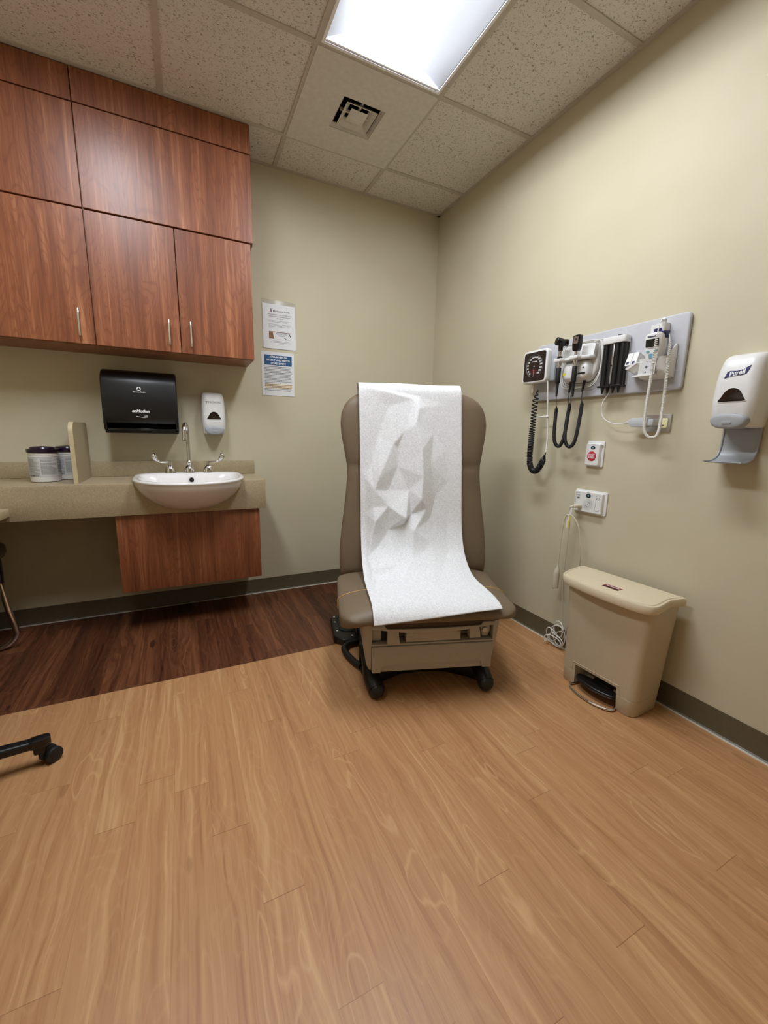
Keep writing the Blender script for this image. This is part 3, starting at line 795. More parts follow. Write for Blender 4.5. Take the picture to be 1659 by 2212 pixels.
hp = catmull([wc(-1.193, 1.395, .074), wc(-1.188, 1.35, .08), wc(-1.185, 1.28, .08), wc(-1.183, 1.20, .08), wc(-1.181, 1.12, .08), wc(-1.181, 1.05, .08), wc(-1.187, .998, .08), wc(-1.207, .966, .08), wc(-1.235, .962, .08), wc(-1.258, .985, .08), wc(-1.275, 1.02, .078), wc(-1.284, 1.056, .074)], 12)
# open coil at the top, tight at the bottom
def warp_helix(path, R, phase, per=12):
    P = [Vector(p) for p in path]; L = [0]
    for a, b in zip(P, P[1:]): L.append(L[-1]+(b-a).length)
    F = frames(P); S = L[-1]; out = []; ph = 0; s = 0; j = 0; ds = .0006
    while s < S:
        while j < len(L)-2 and L[j+1] < s: j += 1
        q = (s-L[j])/max(1e-9, L[j+1]-L[j]); c = P[j].lerp(P[j+1], q); r = R(s/S); out.append(c+(F[j][0]*cos(ph)+F[j][1]*sin(ph))*r)
        st_ = phase(s/S); step = st_/per; s += step; ph += 2*pi/per
    return out
hx = warp_helix(hp, lambda f: .0135*min(1, f*14, (1-f)*16), lambda f: .022 if f < .12 else (.020-.011*(f-.12)/.38 if f < .5 else .0085), 10)
M().tube([wc(-1.193, 1.40, .074)]+hx+[wc(-1.284, 1.066, .072)], .0036, 6).build('coiled_hose', 'black_matte', t)

# transformer with two hand-held heads
t = wallthing('diagnostic_charger', 'white wall charger cradle holding the two black handled scopes', 'charger', -1.43, 1.43)
cc = lambda yy, z, o: (-(yy+1.43), -o, z-1.43)
bk = [(v.x, v.y) for v in catmull([(-.10, .16, 0), (-.105, .08, 0), (-.09, .0, 0), (-.02, -.012, 0), (.05, -.010, 0), (.085, .03, 0), (.092, .10, 0), (.080, .150, 0), (.04, .166, 0), (-.04, .168, 0)], 6, True)]
M().prism(bk, -.050, FB-.0005, 'y', bev=.008, seg=3).build('housing', 'white_plastic', t)
pod = [[(cx+a, y, cz+b) for a, b in rrect(w_, h_, r_, 5)] for y, cx, cz, w_, h_, r_ in ((-.040, -.006, .040, .164, .096, .03), (-.072, -.005, .040, .152, .090, .03), (-.086, -.004, .037, .138, .074, .028), (-.090, -.004, .035, .10, .05, .02))]
pd = M().loft(pod).build('pod', 'white_plastic', t, sharp=60)
sh = M(); sh.prism([(-.100, -.127), (-.055, -.127), (-.050, -.102), (-.004, -.108), (-.004, -.132), (.046, -.132), (.046, -.108), (.080, -.092), (.090, -.04), (-.085, -.04)], .088, .104, 'z', bev=.004)
sh.build('shelf', 'white_plastic', t)
for x0 in (-.046, .060):
    sc_ = M()
    ro, ri, z0, z1 = .036, .032, .100, .150
    o = [(x0+ro*cos(RAD(a)), -.046-ro*.9+ro*1.1*sin(RAD(a))) for a in range(-10, 191, 12)]; i = [(x0+ri*cos(RAD(a)), -.048-ro*.9+ri*1.1*sin(RAD(a))) for a in range(190, -11, -12)]
    sc_.loft([[(x, y, z0) for x, y in o+i], [(x, y+.008, z1) for x, y in o+i]])
    sc_.build('cradle_scoop', 'white_plastic', t)
M().box(-.085, -.052, -.1035, -.100, .036, .044).build('green_sticker', 'yellow', pd) if False else None
lt = M(); lt.box(.022, .062, -.0910, -.085, .020, .027); lt.cyl((.050, -.080, .048), (.050, -.0910, .048), .0035, n=14); lt.build('marking', 'ink', pd)
gs = M(); gs.prism([(-.066, .034), (-.046, .034), (-.050, .022), (-.066, .019)], -.0905, -.075, 'y'); gs.build('sticker', 'yellow', pd)
wd = M()
for k in range(3):
    pth = [(x*1.0+(.006+.005*k)*(1 if x > 0 else -1), -.030-.005*k, z+(.004 if z > .1 else -.008)*(k+1)) for x, z in bk]
    wd.tube(pth, .0026, 6, closed=True)
wd.tube(catmull([(.06, -.045, .168), (.10, -.04, .173), (.14, -.04, .165), (.17, -.036, .140)], 6), .0026, 6)
wd.build('wound_cable', 'cord_white', t)
def scope_cord(t, cvt, a, path, b):
    """thin strain relief, thick tight coil, thin end"""
    P_ = catmull([cvt(*q) for q in path], 14)
    hx = warp_helix(P_, lambda f: .0062*min(1, f*30+.3, (1-f)*30+.3)*1.06, lambda f: .0050 if f > .05 else .007, 9)
    m = M(); m.tube([cvt(*q) for q in a]+hx+[cvt(*q) for q in b], [.0018]*len(a)+[.0029]*len(hx)+[.0018]*len(b), 6); m.build('coiled_cord', 'black_matte', t)
def strain(t, cvt, p, q): M().tube([cvt(*p), cvt(*q)], [.0078, .0042], 12).build('cord_plug', 'black_matte', t)
t = wallthing('otoscope', 'black otoscope with barrel head and coiled cord, left of the two scopes', 'otoscope', -1.357, 1.43)
oc_ = lambda yy, z, o: (-(yy+1.357), -o, z-1.43)
O_ = lambda m, z0, z1, r, r2=None, o=.113: m.cyl((0, -o, z0), (0, -o, z1), r, r2, 18, bev=.001)
hd = M(); hd.cyl((-.012, -.136, .187), (.004, -.098, .181), .0200, .0165, 24, bev=.006, seg=3); hd.cyl((.002, -.101, .181), (.014, -.080, .180), .0165, .0175, 22, bev=.004)
hd.cyl((0, -.113, .140), (0, -.113, .172), .0105, .013, 16); hd.build('head', 'black_gloss', t)
M().cyl((-.0124, -.1370, .1872), (-.0110, -.1340, .1868), .012, n=20).build('eyepiece', 'smoke', t)
nk = M(); O_(nk, .112, .142, .0095); nk.build('neck', 'chrome', t)
ck = M(); O_(ck, .098, .114, .0125); ck.build('collar', 'black_gloss', t)
hs_ = M(); O_(hs_, .058, .099, .0105); hs_.build('handle_sleeve', 'chrome', t)
gp = M(); O_(gp, -.012, .060, .0118); gp.tube([(0, -.113, -.010), (0, -.112, -.078)], [.0085, .0045], 12); gp.build('grip', 'black_matte', t)
scope_cord(t, oc_, [(-1.357, 1.355, .112), (-1.354, 1.325, .105), (-1.343, 1.305, .09)], [(-1.336, 1.300, .08), (-1.331, 1.247, .075), (-1.333, 1.16, .075), (-1.345, 1.118, .075), (-1.370, 1.102, .075), (-1.392, 1.132, .075), (-1.402, 1.221, .07), (-1.399, 1.318, .06)], [(-1.385, 1.335, .055), (-1.381, 1.384, .052)])
strain(t, oc_, (-1.387, 1.428, .05), (-1.380, 1.37, .052))
t = wallthing('ophthalmoscope', 'black ophthalmoscope with flat windowed head and coiled cord, right scope', 'ophthalmoscope', -1.457, 1.427)
oc_ = lambda yy, z, o: (-(yy+1.457), -o, z-1.427)
hh = [(v.x, v.y) for v in catmull([(-.013, .128, 0), (-.020, .150, 0), (-.019, .190, 0), (-.014, .197, 0), (.014, .198, 0), (.020, .190, 0), (.020, .150, 0), (.013, .128, 0)], 5, True)]
O2 = lambda m, z0, z1, r, r2=None: O_(m, z0, z1, r, r2, .118)
M().prism(hh, -.128, -.108, 'y', bev=.004, seg=3).build('head', 'black_gloss', t)
w_ = M().prism(rrect(.026, .034, .006, 4, 0, .176), -.1300, -.127, 'y').build('head_window', 'steel', t)
M().prism(rrect(.006, .012, .002, 3, 0, .178), -.1312, -.1299, 'y').build('sight_hole', 'ink', w_)
nk = M(); O2(nk, .104, .132, .0088); nk.build('neck', 'chrome', t)
ck = M(); O2(ck, .092, .108, .0125); ck.build('collar', 'black_gloss', t)
hs_ = M(); O2(hs_, .055, .093, .0105); hs_.build('handle_sleeve', 'chrome', t)
gp = M(); O2(gp, -.016, .057, .0118); gp.tube([(0, -.118, -.014), (.002, -.116, -.085)], [.0085, .0045], 12); gp.build('grip', 'black_matte', t)
scope_cord(t, oc_, [(-1.447, 1.35, .115), (-1.440, 1.325, .10), (-1.430, 1.305, .09)], [(-1.423, 1.300, .085), (-1.409, 1.245, .08), (-1.406, 1.16, .08), (-1.417, 1.118, .08), (-1.442, 1.102, .08), (-1.468, 1.13, .08), (-1.477, 1.22, .074), (-1.472, 1.318, .06)], [(-1.462, 1.335, .055), (-1.459, 1.38, .052)])
strain(t, oc_, (-1.466, 1.428, .05), (-1.458, 1.37, .052))

# speculum dispenser
t = wallthing('speculum_dispenser', 'black four-tube specula dispenser with white cap on the board', 'dispenser', -1.606, 1.385)
q = M()
for k in range(4):
    x = -.0405+.027*k; q.cyl((x, -.048, .0), (x, -.048, .185), .0138, n=20)
q.box(-.052, .052, -.050, -.030, 0, .185); q.build('tubes', 'black_plastic', t)
M().box(-.0045, .0045, -.060, -.046, .006, .182, bev=.001).build('centre_strip', 'steel', t)
M().cyl((0, -.0595, .088), (0, -.0625, .088), .0035, n=12).build('screw', 'ink', t)
M().prism(rrect(.114, .046, .012, 5, 0, -.045), .183, .212, 'z', bev=.003).build('cap', 'white_plastic', t)
M().box(.016, .034, -.062, -.042, .212, .217, bev=.001).build('latch', 'black_plastic', t)
M().box(-.060, .056, -.064, FB-.0005, -.006, .002, bev=.0015).build('bottom_plate', 'black_plastic', t)
for k in range(4):
    x = -.0405+.027*k; M().cyl((x, -.050, -.005), (x, -.050, -.034), .0085, .0032, 14).build('dispensing_tip', 'black_plastic', t)
M().box(-.056, .056, -.030, FB-.0005, .0, .19).build('back_plate', 'steel', t)

# thermometer station
t = wallthing('thermometer_holder', 'white wall holder cradling the thermometer at the right of the board', 'holder', -1.80, 1.43)
tc = lambda yy, z, o: (-(yy+1.80), -o, z-1.43)
sec = [(-.036, .104, .030, -.002), (-.030, .118, .060, -.002), (-.020, .126, .080, .0), (.0, .116, .088, .002), (.035, .112, .092, .004), (.044, .118, .094, .006)]
rg = []
for z, w_, d, cx in sec:
    o = [(cx+w_/2, FB-.001, z)]+[(cx+w_/2-.02+.02*cos(RAD(a)), -d+.02-.02*sin(RAD(a)), z) for a in range(0, 91, 15)]+[(cx-w_/2+.02+.02*cos(RAD(a)), -d+.02-.02*sin(RAD(a)), z) for a in range(90, 181, 15)]+[(cx-w_/2, FB-.001, z)]
    rg.append(o)
M().loft(rg).build('cradle', 'white_plastic', t, sharp=50)
wg = M(); wg.prism([(-.021, .096), (-.032, .096), (-.074, .048), (-.082, .034), (-.070, -.028), (-.021, -.034)], .056, .063, 'x', bev=.002)
wg.build('side_wing', 'white_plastic', t)
lp = M(); lp.loft([[(-.105, -.030, -.020), (.04, -.030, -.020), (.04, -.030, -.012), (-.105, -.030, -.012)], [(-.068, -.098, -.026), (.02, -.098, -.026), (.02, -.098, -.019), (-.060, -.098, -.019)]]); lp.build('lip', 'white_plastic', t)
ar = M(); ar.loft([[(-.060, -.030, -.030), (-.052, -.030, -.030), (-.052, -.030, .035), (-.060, -.030, .035)], [(-.100, -.098, .012), (-.088, -.098, .008), (-.050, -.098, .030), (-.060, -.098, .034)]]); ar.build('box_arm', 'white_plastic', t)
dg_ = M().prism(rrect(.046, .058, .006, 4, .003, .006), -.0945, -.0895, 'y').build('diagram_sticker', 'label', t)
q = M(); q.text('+', .02, (-.010, -.0948, .008), bold=.001); rd = random.Random(8)
for z in (.026, .018, .010, .002, -.006, -.014): q.box(.006, .022, -.0952, -.0944, z, z+.0012)
q.prism([(-.016, -.014), (-.008, -.014), (-.012, -.006)], -.0952, -.0944, 'y'); q.build('diagram_print', 'mid_ink', dg_)

t = wallthing('thermometer', 'white electronic thermometer with dark screen and teal buttons in its holder', 'thermometer', -1.808, 1.47)
out = [(v.x, v.y) for v in catmull([(-.020, -.008, 0), (-.029, .02, 0), (-.034, .055, 0), (-.033, .085, 0), (-.026, .100, 0), (.0, .104, 0), (.026, .102, 0), (.034, .088, 0), (.034, .055, 0), (.028, .02, 0), (.018, -.008, 0)], 5, True)]
tl = Matrix.Translation((0, -.045, 0)) @ Matrix.Rotation(RAD(7), 4, 'X')
body = M().prism(out, -.052, -.008, 'y', bev=.006, seg=3, mtx=tl).build('body', 'white_plastic', t)
M().box(-.012, .036, -.040, .004, .098, .1055, bev=.003, mtx=tl).box(.030, .0365, -.030, .0, .078, .104, bev=.003, mtx=tl).build('top_cap', 'navy', t)
M().prism(rrect(.052, .030, .003, 3, 0, .066), -.0535, -.050, 'y', mtx=tl).build('screen', 'lcd', t)
bt = M()
for x, z, w_, h_ in ((-.016, .034, .012, .009), (.016, .034, .012, .009), (-.001, .016, .020, .017)): bt.prism(rrect(w_, h_, .004, 4, x, z), -.0540, -.050, 'y', mtx=tl)
bt.build('buttons', 'teal', t)
q = M(); q.text('WelchAllyn', .0085, (0, 0, 0), bold=.0003)
q.build('lettering', 'navy', t).matrix_local = tl @ Matrix.Translation((0, -.0524, .090))
q = M(); q.text('SureTemp Plus', .0052, (0, 0, 0)); q.build('model_lettering', 'mid_ink', t).matrix_local = tl @ Matrix.Translation((0, -.0524, .046))
pr = M(); hc_ = lambda yy, z, o: (-(yy+1.808), -o, z-1.47)
pr.cyl(hc_(-1.832, 1.545, .070), hc_(-1.832, 1.612, .085), .0065, .0085, 14, bev=.002); pr.ball(hc_(-1.832, 1.613, .0855), .0095); pr.build('probe', 'white_plastic', t)
pa = catmull([hc_(*q) for q in ((-1.832, 1.56, .118), (-1.833, 1.50, .122), (-1.833, 1.42, .122), (-1.829, 1.33, .120), (-1.826, 1.25, .118), (-1.829, 1.188, .116), (-1.842, 1.160, .112), (-1.860, 1.153, .106), (-1.876, 1.165, .100), (-1.878, 1.215, .095), (-1.874, 1.29, .088), (-1.868, 1.38, .080), (-1.862, 1.46, .074), (-1.857, 1.53, .070))], 12)
hx = warp_helix(pa, lambda f: .0042*min(1, f*40+.2, (1-f)*40+.2), lambda f: .0038+.0050*max(0, (.22-f)/.22)+.0036*max(0, (f-.62)/.38), 8)
m = M(); A_ = [hc_(-1.832, 1.612, .086), hc_(-1.830, 1.615, .098), hc_(-1.8315, 1.59, .114)]; B_ = [hc_(-1.852, 1.548, .070), hc_(-1.846, 1.560, .064), hc_(-1.838, 1.560, .06)]; m.tube(A_+hx+B_, [.002]*3+[.0022]*len(hx)+[.002]*3, 6); m.build('coiled_cord', 'cord_white', t)

def carton(label, y, z, w_, d, h_, out, rot=0, printed=True, tiltx=0):
    t = wallthing('probe_cover_box', label, 'box', y, z, None)
    M().box(-w_/2, w_/2, -out-d, -out, 0, h_, bev=.0007, seg=1).build('carton', 'white_plastic', t)
    if printed:
        M().prism(rrect(w_*.5, w_*.5, .001, 2, -.001, h_*.18), -out-d-.0005, -out-d+.0005, 'y').build('logo_square', 'navy', t)
    if rot or tiltx: t.rotation_euler = (RAD(tiltx), 0, RAD(-90+rot))
    return t
carton('small white probe cover box in holder, left of the pair', -1.7015, 1.424, .0235, .060, .056, .036, tiltx=-20)
carton('small white probe cover box in holder, right of the pair beside thermometer', -1.7265, 1.424, .0235, .060, .056, .036, tiltx=-20)
carton('white probe cover box lying on top of the thermometer holder, behind the probe', -1.790, 1.572, .062, .026, .040, .0225)
carton('small white box half hidden left of the thermometer', -1.759, 1.515, .022, .030, .032, .0225, printed=False)
# ------------------------------------------------------------------ outlet, power adapter, call stations
t = wallthing('wall_outlet', 'steel wall outlet plate under the diagnostic board', 'outlet', -1.812, 1.2145)
M().prism(rrect(.112, .072, .003, 3), -.007, -.001, 'y', bev=.0015).build('plate', 'steel', t)
s = M(); s.prism(rrect(.034, .040, .008, 5, .028, 0), -.010, -.0065, 'y', bev=.001); s.build('socket', 'ivory', t)
q = M()
for x, z in ((.022, .004), (.034, .004)): q.box(x-.001, x+.001, -.0105, -.0098, z, z+.009)
q.cyl((.028, -.0098, -.010), (.028, -.0105, -.010), .0028, n=10); q.build('socket_slots', 'ink', t)
t = wallthing('power_adapter', 'light grey plug-in power adapter with thin lead in the steel outlet', 'adapter', -1.772, 1.2165)
ac = lambda yy, z, o: (-(yy+1.772), -o, z-1.2165)
M().prism([(-.052, -.006), (-.038, -.019), (.030, -.020), (.030, .020), (-.038, .019), (-.052, .010)], -.064, -.034, 'y', bev=.003).build('body', 'light_grey', t)
M().box(.030, .054, -.058, -.0075, -.014, .014, bev=.003).build('plug', 'light_grey', t)
M().cyl((-.066, -.049, .001), (-.050, -.049, .001), .005, .007, 12).build('strain_relief', 'light_grey', t)
ld = catmull([ac(*q) for q in ((-1.60, 1.380, .030), (-1.585, 1.345, .034), (-1.568, 1.315, .038), (-1.568, 1.270, .040), (-1.590, 1.236, .042), (-1.632, 1.216, .046), (-1.680, 1.213, .049), (-1.708, 1.2175, .049))], 8)
M().tube(ld, .0024, 8).build('lead', 'cord_white', t)

t = wallthing('staff_assist_button', 'small white wall call station with round red staff assist button', 'call station', -1.5345, 1.007)
M().prism(rrect(.094, .126, .006, 4, 0, .063), -.008, 0, 'y', bev=.003).build('plate', 'white_plastic', t)
M().loft([[(x+a*k, y, .060+b*k) for a, b in rrect(.074, .106, .008, 5)] for y, k, x in ((-.007, 1.03, -.002), (-.022, 1.0, -.003), (-.0245, .95, -.003))]).build('box', 'white_plastic', t)
M().cyl((-.004, -.024, .052), (-.004, -.0260, .052), .0238, n=36, bev=.0006).build('button', 'red', t)
M().text('STAFF', .0125, (-.004, -.0265, .0580), bold=.0004, sx=1.0).text('ASSIST', .0125, (-.004, -.0265, .0450), bold=.0004, sx=.96).build('lettering', 'white_ink', t)
e = M().loft([[(-.001+.0125*k*cos(a), y, .094+.0085*k*sin(a)) for a in [2*pi*i/24 for i in range(24)]] for y, k in ((-.024, 1), (-.0260, .95))]).build('indicator', 'ink', t)
M().cyl((-.001, -.0259, .094), (-.001, -.0266, .094), .0045, n=14).build('indicator_lens', 'teal', e)
q = M(); q.box(-.010, .010, -.0252, -.0242, .1075, .1090); q.build('small_print', 'mid_ink', t)
for x in (-.0435, .040): M().cyl((x, -.008, .104), (x, -.016, .104), .0035, n=12).build('screw', 'steel', t)

t = wallthing('nurse_call_station', 'wide white wall call station with speaker grille above the bin', 'call station', -1.539, .771)
M().prism(rrect(.180, .117, .006, 4, 0, .0585), -.008, 0, 'y', bev=.003).build('plate', 'white_plastic', t)
M().loft([[(a*k-.003, y, .0585+b*k) for a, b in rrect(.156, .102, .006, 4)] for y, k in ((-.007, 1.02), (-.021, 1.0), (-.024, .96))]).build('box', 'white_plastic', t)
gr = M()
for k in range(28):
    a = 2*pi*k/28
    gr.tube([(.008*cos(a), -.0242, .047+.008*sin(a)), (.030*cos(a), -.0242, .047+.030*sin(a))], .0007, 4)
gr.cyl((0, -.0238, .047), (0, -.0246, .047), .0045, n=14); gr.build('speaker_grille', 'faint_ink', t)
e = M().loft([[(-.001+.0135*k*cos(a), y, .091+.0105*k*sin(a)) for a in [2*pi*i/24 for i in range(24)]] for y, k in ((-.0235, 1), (-.0255, .95))]).build('indicator', 'ink', t)
M().cyl((-.001, -.0254, .091), (-.001, -.0262, .091), .005, n=14).build('indicator_lens', 'teal', e)
q = M(); q.box(-.009, .006, -.0248, -.0238, .1055, .1068)
for x, z in ((.050, .088), (.058, .088), (.046, .082), (.062, .082), (.054, .077)): q.box(x-.0016, x+.0016, -.0248, -.0238, z-.0016, z+.0016)
q.box(-.066, -.048, -.0248, -.0238, .088, .0895); q.cyl((-.060, -.0236, .074), (-.060, -.0246, .074), .0045, n=12); q.box(-.0535, -.050, -.0248, -.0238, .072, .078)
q.build('small_print', 'mid_ink', t)
q = M(); hc2 = lambda pts: q.tube(catmull([(x, -.0243, z) for x, z in pts], 5), .0009, 5)
hc2([(.040, .096), (.054, .100), (.068, .094)]); hc2([(.044, .092), (.043, .050), (.040, .040), (.042, .026), (.054, .021), (.066, .028)]); hc2([(-.070, .098), (-.062, .102), (-.050, .100)]); hc2([(-.073, .098), (-.073, .040)])
q.build('moulding_line', 'faint_ink', t)

t = wallthing('call_cord', 'cream nurse call cord looped from its plug with pendant beside the bin', 'cord', -1.48, .80)
kc = lambda yy, z, o: (-(yy+1.48), -o, z-.80)
M().cyl(kc(-1.499, .805, .0245), kc(-1.488, .803, .062), .0115, .0085, 16, bev=.002).tube(catmull([kc(-1.487, .803, .060), kc(-1.474, .796, .066), kc(-1.470, .780, .066), kc(-1.470, .765, .064)], 5), .0062, 8).build('plug', 'cord_cream', t)
M().box(*[v for v in (-.006, .006, -.068, -.066, -.046, -.006)], bev=.0005).build('hanging_strap', 'white_plastic', t)
main = [(-1.470, .768, .062), (-1.470, .74, .060), (-1.474, .70, .058), (-1.468, .60, .055), (-1.463, .48, .05), (-1.460, .36, .045), (-1.470, .22, .040), (-1.478, .12, .036), (-1.480, .07, .036)]
M().tube(catmull([kc(*q) for q in main], 6), .0028, 8).build('long_cord', 'cord_cream', t)
lc = [(-1.429, .478, .06), (-1.430, .55, .06), (-1.433, .64, .062), (-1.441, .71, .064), (-1.456, .748, .068), (-1.474, .758, .072), (-1.496, .752, .068), (-1.522, .722, .064), (-1.537, .68, .06), (-1.545, .60, .05), (-1.542, .52, .038), (-1.532, .44, .026), (-1.51, .30, .024), (-1.495, .12, .026), (-1.48, .05, .03)]
M().tube(catmull([kc(*q) for q in lc], 6), .0030, 8).build('pendant_cord', 'cord_cream', t)
pn = catmull([kc(*q) for q in ((-1.429, .482, .06), (-1.429, .46, .06), (-1.428, .44, .06), (-1.427, .42, .061), (-1.427, .385, .062), (-1.427, .36, .062), (-1.427, .342, .060))], 4)
nn = len(pn); M().tube(pn, [.004+.0125*sin(min(1, i/(nn*.45))*pi/2)**2 for i in range(nn-1)]+[.010], 14).build('pendant', 'cord_cream', t)
M().ball(kc(-1.420, .345, .066), .009).build('pendant_button', 'light_grey', t)
M().box(-.016, -.004, -.074, -.0725, -.112, -.068).build('clear_tag', 'cleartag', t); M().box(-.006, .006, -.076, -.0745, -.076, -.046).build('clear_tag', 'cleartag', t)
M().box(.002, .008, -.0775, -.0762, -.078, -.048).build('yellow_tag', 'yellow', t); M().box(-.006, .0005, -.0757, -.0742, -.110, -.074).build('yellow_tag', 'yellow', t)
# slack loops lying at the wall foot
lp = []
rl = random.Random(4)
loops = [(-1.462, .112, .034, .044, 0), (-1.422, .066, .030, .040, 30), (-1.452, .044, .050, .036, 75), (-1.468, .078, .040, .060, 150), (-1.448, .040, .052, .030, 220)]
for yy, z, ry, rz, ph in loops:
    for k in range(14):
        a = RAD(ph-k*27); lp.append((yy-ry*cos(a), max(.0045, z+rz*sin(a)), .052+.016*sin(a*.5+ph)+.003*rl.random()))
M().tube(catmull([kc(-1.480, .08, .036)]+[kc(*q) for q in lp], 3), .0031, 7).build('slack_loops', 'cord_white', t)

# ------------------------------------------------------------------ step-on bin
t = thing('step_bin', 'beige slim step-on waste bin with lid against the right wall', 'bin', (-.145, -1.845, 0), -90+2.5)
# local y: 0 = centre; front = -.095 .. back = +.095
def br(z, w_, f, bk, r=.034):
    sh_ = -.009*max(0, 1-z/.45); w_ = w_+.018*max(0, 1-z/.45)
    o = []
    for cx, cy, a0, q in ((w_/2-r, f+r, -90, r), (w_/2-.02, bk-.02, 0, .02), (-w_/2+.02, bk-.02, 90, .02), (-w_/2+r, f+r, 180, r)):
        for k in range(7): a = RAD(a0+90*k/6); o.append((sh_+cx+q*cos(a), cy+q*sin(a), z))
    return o
secs = [(0.0005, .330, -.093, .080), (.004, .334, -.095, .082), (.072, .341, -.098, .084), (.0735, .337, -.096, .084), (.075, .341, -.098, .0845), (.30, .362, -.106, .092), (.478, .384, -.112, .098), (.482, .384, -.112, .098)]
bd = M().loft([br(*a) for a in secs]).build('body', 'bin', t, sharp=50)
cut(bd, M().loft([br(z, w_-.008, f+.004, b-.004) for z, w_, f, b in ((.13, .346, -.100, .086), (.30, .362, -.106, .092), (.5, .386, -.112, .098))]),
    M().loft([[(x*k, -.15, z) for x, z in ((-.114, -.01), (.100, -.01), (.092, .108), (-.112, .108))] if y < 0 else [(x, -.035, z) for x, z in ((-.104, -.01), (.092, -.01), (.085, .100), (-.104, .100))] for y, k in ((-1, 1), (1, 1))]))
er = M(); er.tube([(-.124, -.0982, .073), (-.121, -.0996, .116), (.100, -.0996, .116), (.107, -.0982, .073)], .0016, 6); er.build('recess_edge', 'bin', t)
ct = [(v.x, v.y) for v in catmull([(-.264, .074, 0), (-.260, .030, 0), (-.243, -.055, 0), (-.218, -.108, 0), (-.165, -.134, 0), (-.05, -.150, 0), (.06, -.153, 0), (.15, -.146, 0), (.192, -.128, 0), (.205, -.092, 0), (.198, -.030, 0), (.192, .02, 0), (.200, .070, 0), (.205, .092, 0), (.190, .100, 0), (0, .102, 0), (-.235, .102, 0), (-.257, .094, 0)], 6, True)]
LX0 = -.03
lidr = lambda k, z: [(LX0+(x-LX0)*k, y_*k, z) for x, y_ in ct]
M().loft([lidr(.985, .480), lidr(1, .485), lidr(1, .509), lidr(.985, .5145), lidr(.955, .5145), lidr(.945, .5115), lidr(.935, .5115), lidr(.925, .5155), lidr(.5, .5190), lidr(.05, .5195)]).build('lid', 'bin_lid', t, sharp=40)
lb = M().prism([(-.034, -.092), (.036, -.092), (.038, -.056), (-.036, -.056)], .5170, .5192, 'z').build('label', 'dark_red', t)
M().text('Rubbermaid', .0125, (.001, -.068, .5195), face='z', bold=.0003, sx=.92).build('lettering', 'white_ink', lb)
M().prism([(-.033, -.091), (.035, -.091), (.0355, -.080), (-.0335, -.080)], .5192, .5194, 'z').build('black_band', 'ink', lb)
M().tube(catmull([(-.125, -.1112, .466), (-.085, -.1104, .447), (-.04, -.1097, .432), (.0, -.1096, .429), (.04, -.1103, .440)], 5), .0010, 5).build('seam', 'putty', t)
pd = [(v.x, v.y) for v in catmull([(-.100, -.095, 0), (-.076, -.114, 0), (-.006, -.126, 0), (.064, -.114, 0), (.087, -.095, 0), (.080, -.066, 0), (-.006, -.052, 0), (-.090, -.066, 0)], 6, True)]
M().prism(pd, .040, .058, 'z', bev=.005, seg=3).box(-.036, .049, -.07, -.037, .046, .066, bev=.003).build('pedal', 'black_plastic', t)
wr = catmull([(-.104, -.04, .012), (-.108, -.095, .010), (-.112, -.118, .009), (-.091, -.138, .008), (-.036, -.155, .008), (.024, -.157, .008), (.074, -.143, .008), (.097, -.123, .009), (.094, -.095, .010), (.086, -.04, .012)], 6)
M().tube(wr, .0048, 10).build('pedal_wire', 'chrome', t)
M().box(-.100, .082, -.042, -.036, .035, .075, bev=.001).build('pedal_rail', 'steel', t)

# ------------------------------------------------------------------ exam chair (local: x right, y back, z up)
CH = thing('exam_chair', 'taupe upholstered exam chair with beige drawer base facing the room', 'exam chair', (-.908, -1.53, 0), -18)
def sup(w_, h_, cx, cz, n=48, e=3.0, ez=2.4):
    o = []
    for k in range(n):
        a = 2*pi*k/n; c_, s_ = cos(a), sin(a)
        o.append((cx+w_*math.copysign(abs(c_)**(2/e), c_), cz+h_*math.copysign(abs(s_)**(2/ez), s_)))
    return o
rg = []
ZT, TH = .448, .082
def scx(d): return -.018+.066*d
def droop(ring, d):
    zc = sum(z for x, z in ring)/len(ring)
    return [(x, d, z-(.044*min(1, abs(x)/.40)**5 if z < zc else .012*min(1, abs(x)/.40)**6)) for x, z in ring]
for k in range(0, 9):                                        # rolled front edge
    a = RAD(90*k/8); d = -.078+.075*(1-sin(a)) if False else -.078+.075*(1-cos(RAD(90*k/8))) if False else -.078+.075*(k/8)**2
    f = sqrt(max(0.0, 1-(1-(k/8)**2)**2))
    f = max(f, .04); rg.append(droop(sup(.388-.062*(1-f)-.02*max(0, -d)/.078, TH/2*f, scx(d), ZT-TH/2-.008*(1-f)), d))
for d, w_, zt in ((.06, .394, .446), (.16, .401, .442), (.28, .408, .438), (.40, .414, .436), (.47, .416, .436)):
    rg.append(droop(sup(w_, TH/2, scx(d), zt-TH/2), d))
for k in range(1, 7):
    f = max(.05, cos(RAD(90*k/6))); rg.append(droop(sup(.416-.03*(1-f), TH/2*f, scx(.47), .436-TH/2), .47+.045*sin(RAD(90*k/6))))
seat = M().loft(rg).build('seat', 'vinyl', CH, sharp=80)
pp = [Vector(q) for q in droop(sup(.4037, TH/2+.0008, scx(.185), .4412-TH/2, 96), .185)]
M().tube(pp, .0026, 6, closed=True).build('piping', 'piping', seat)
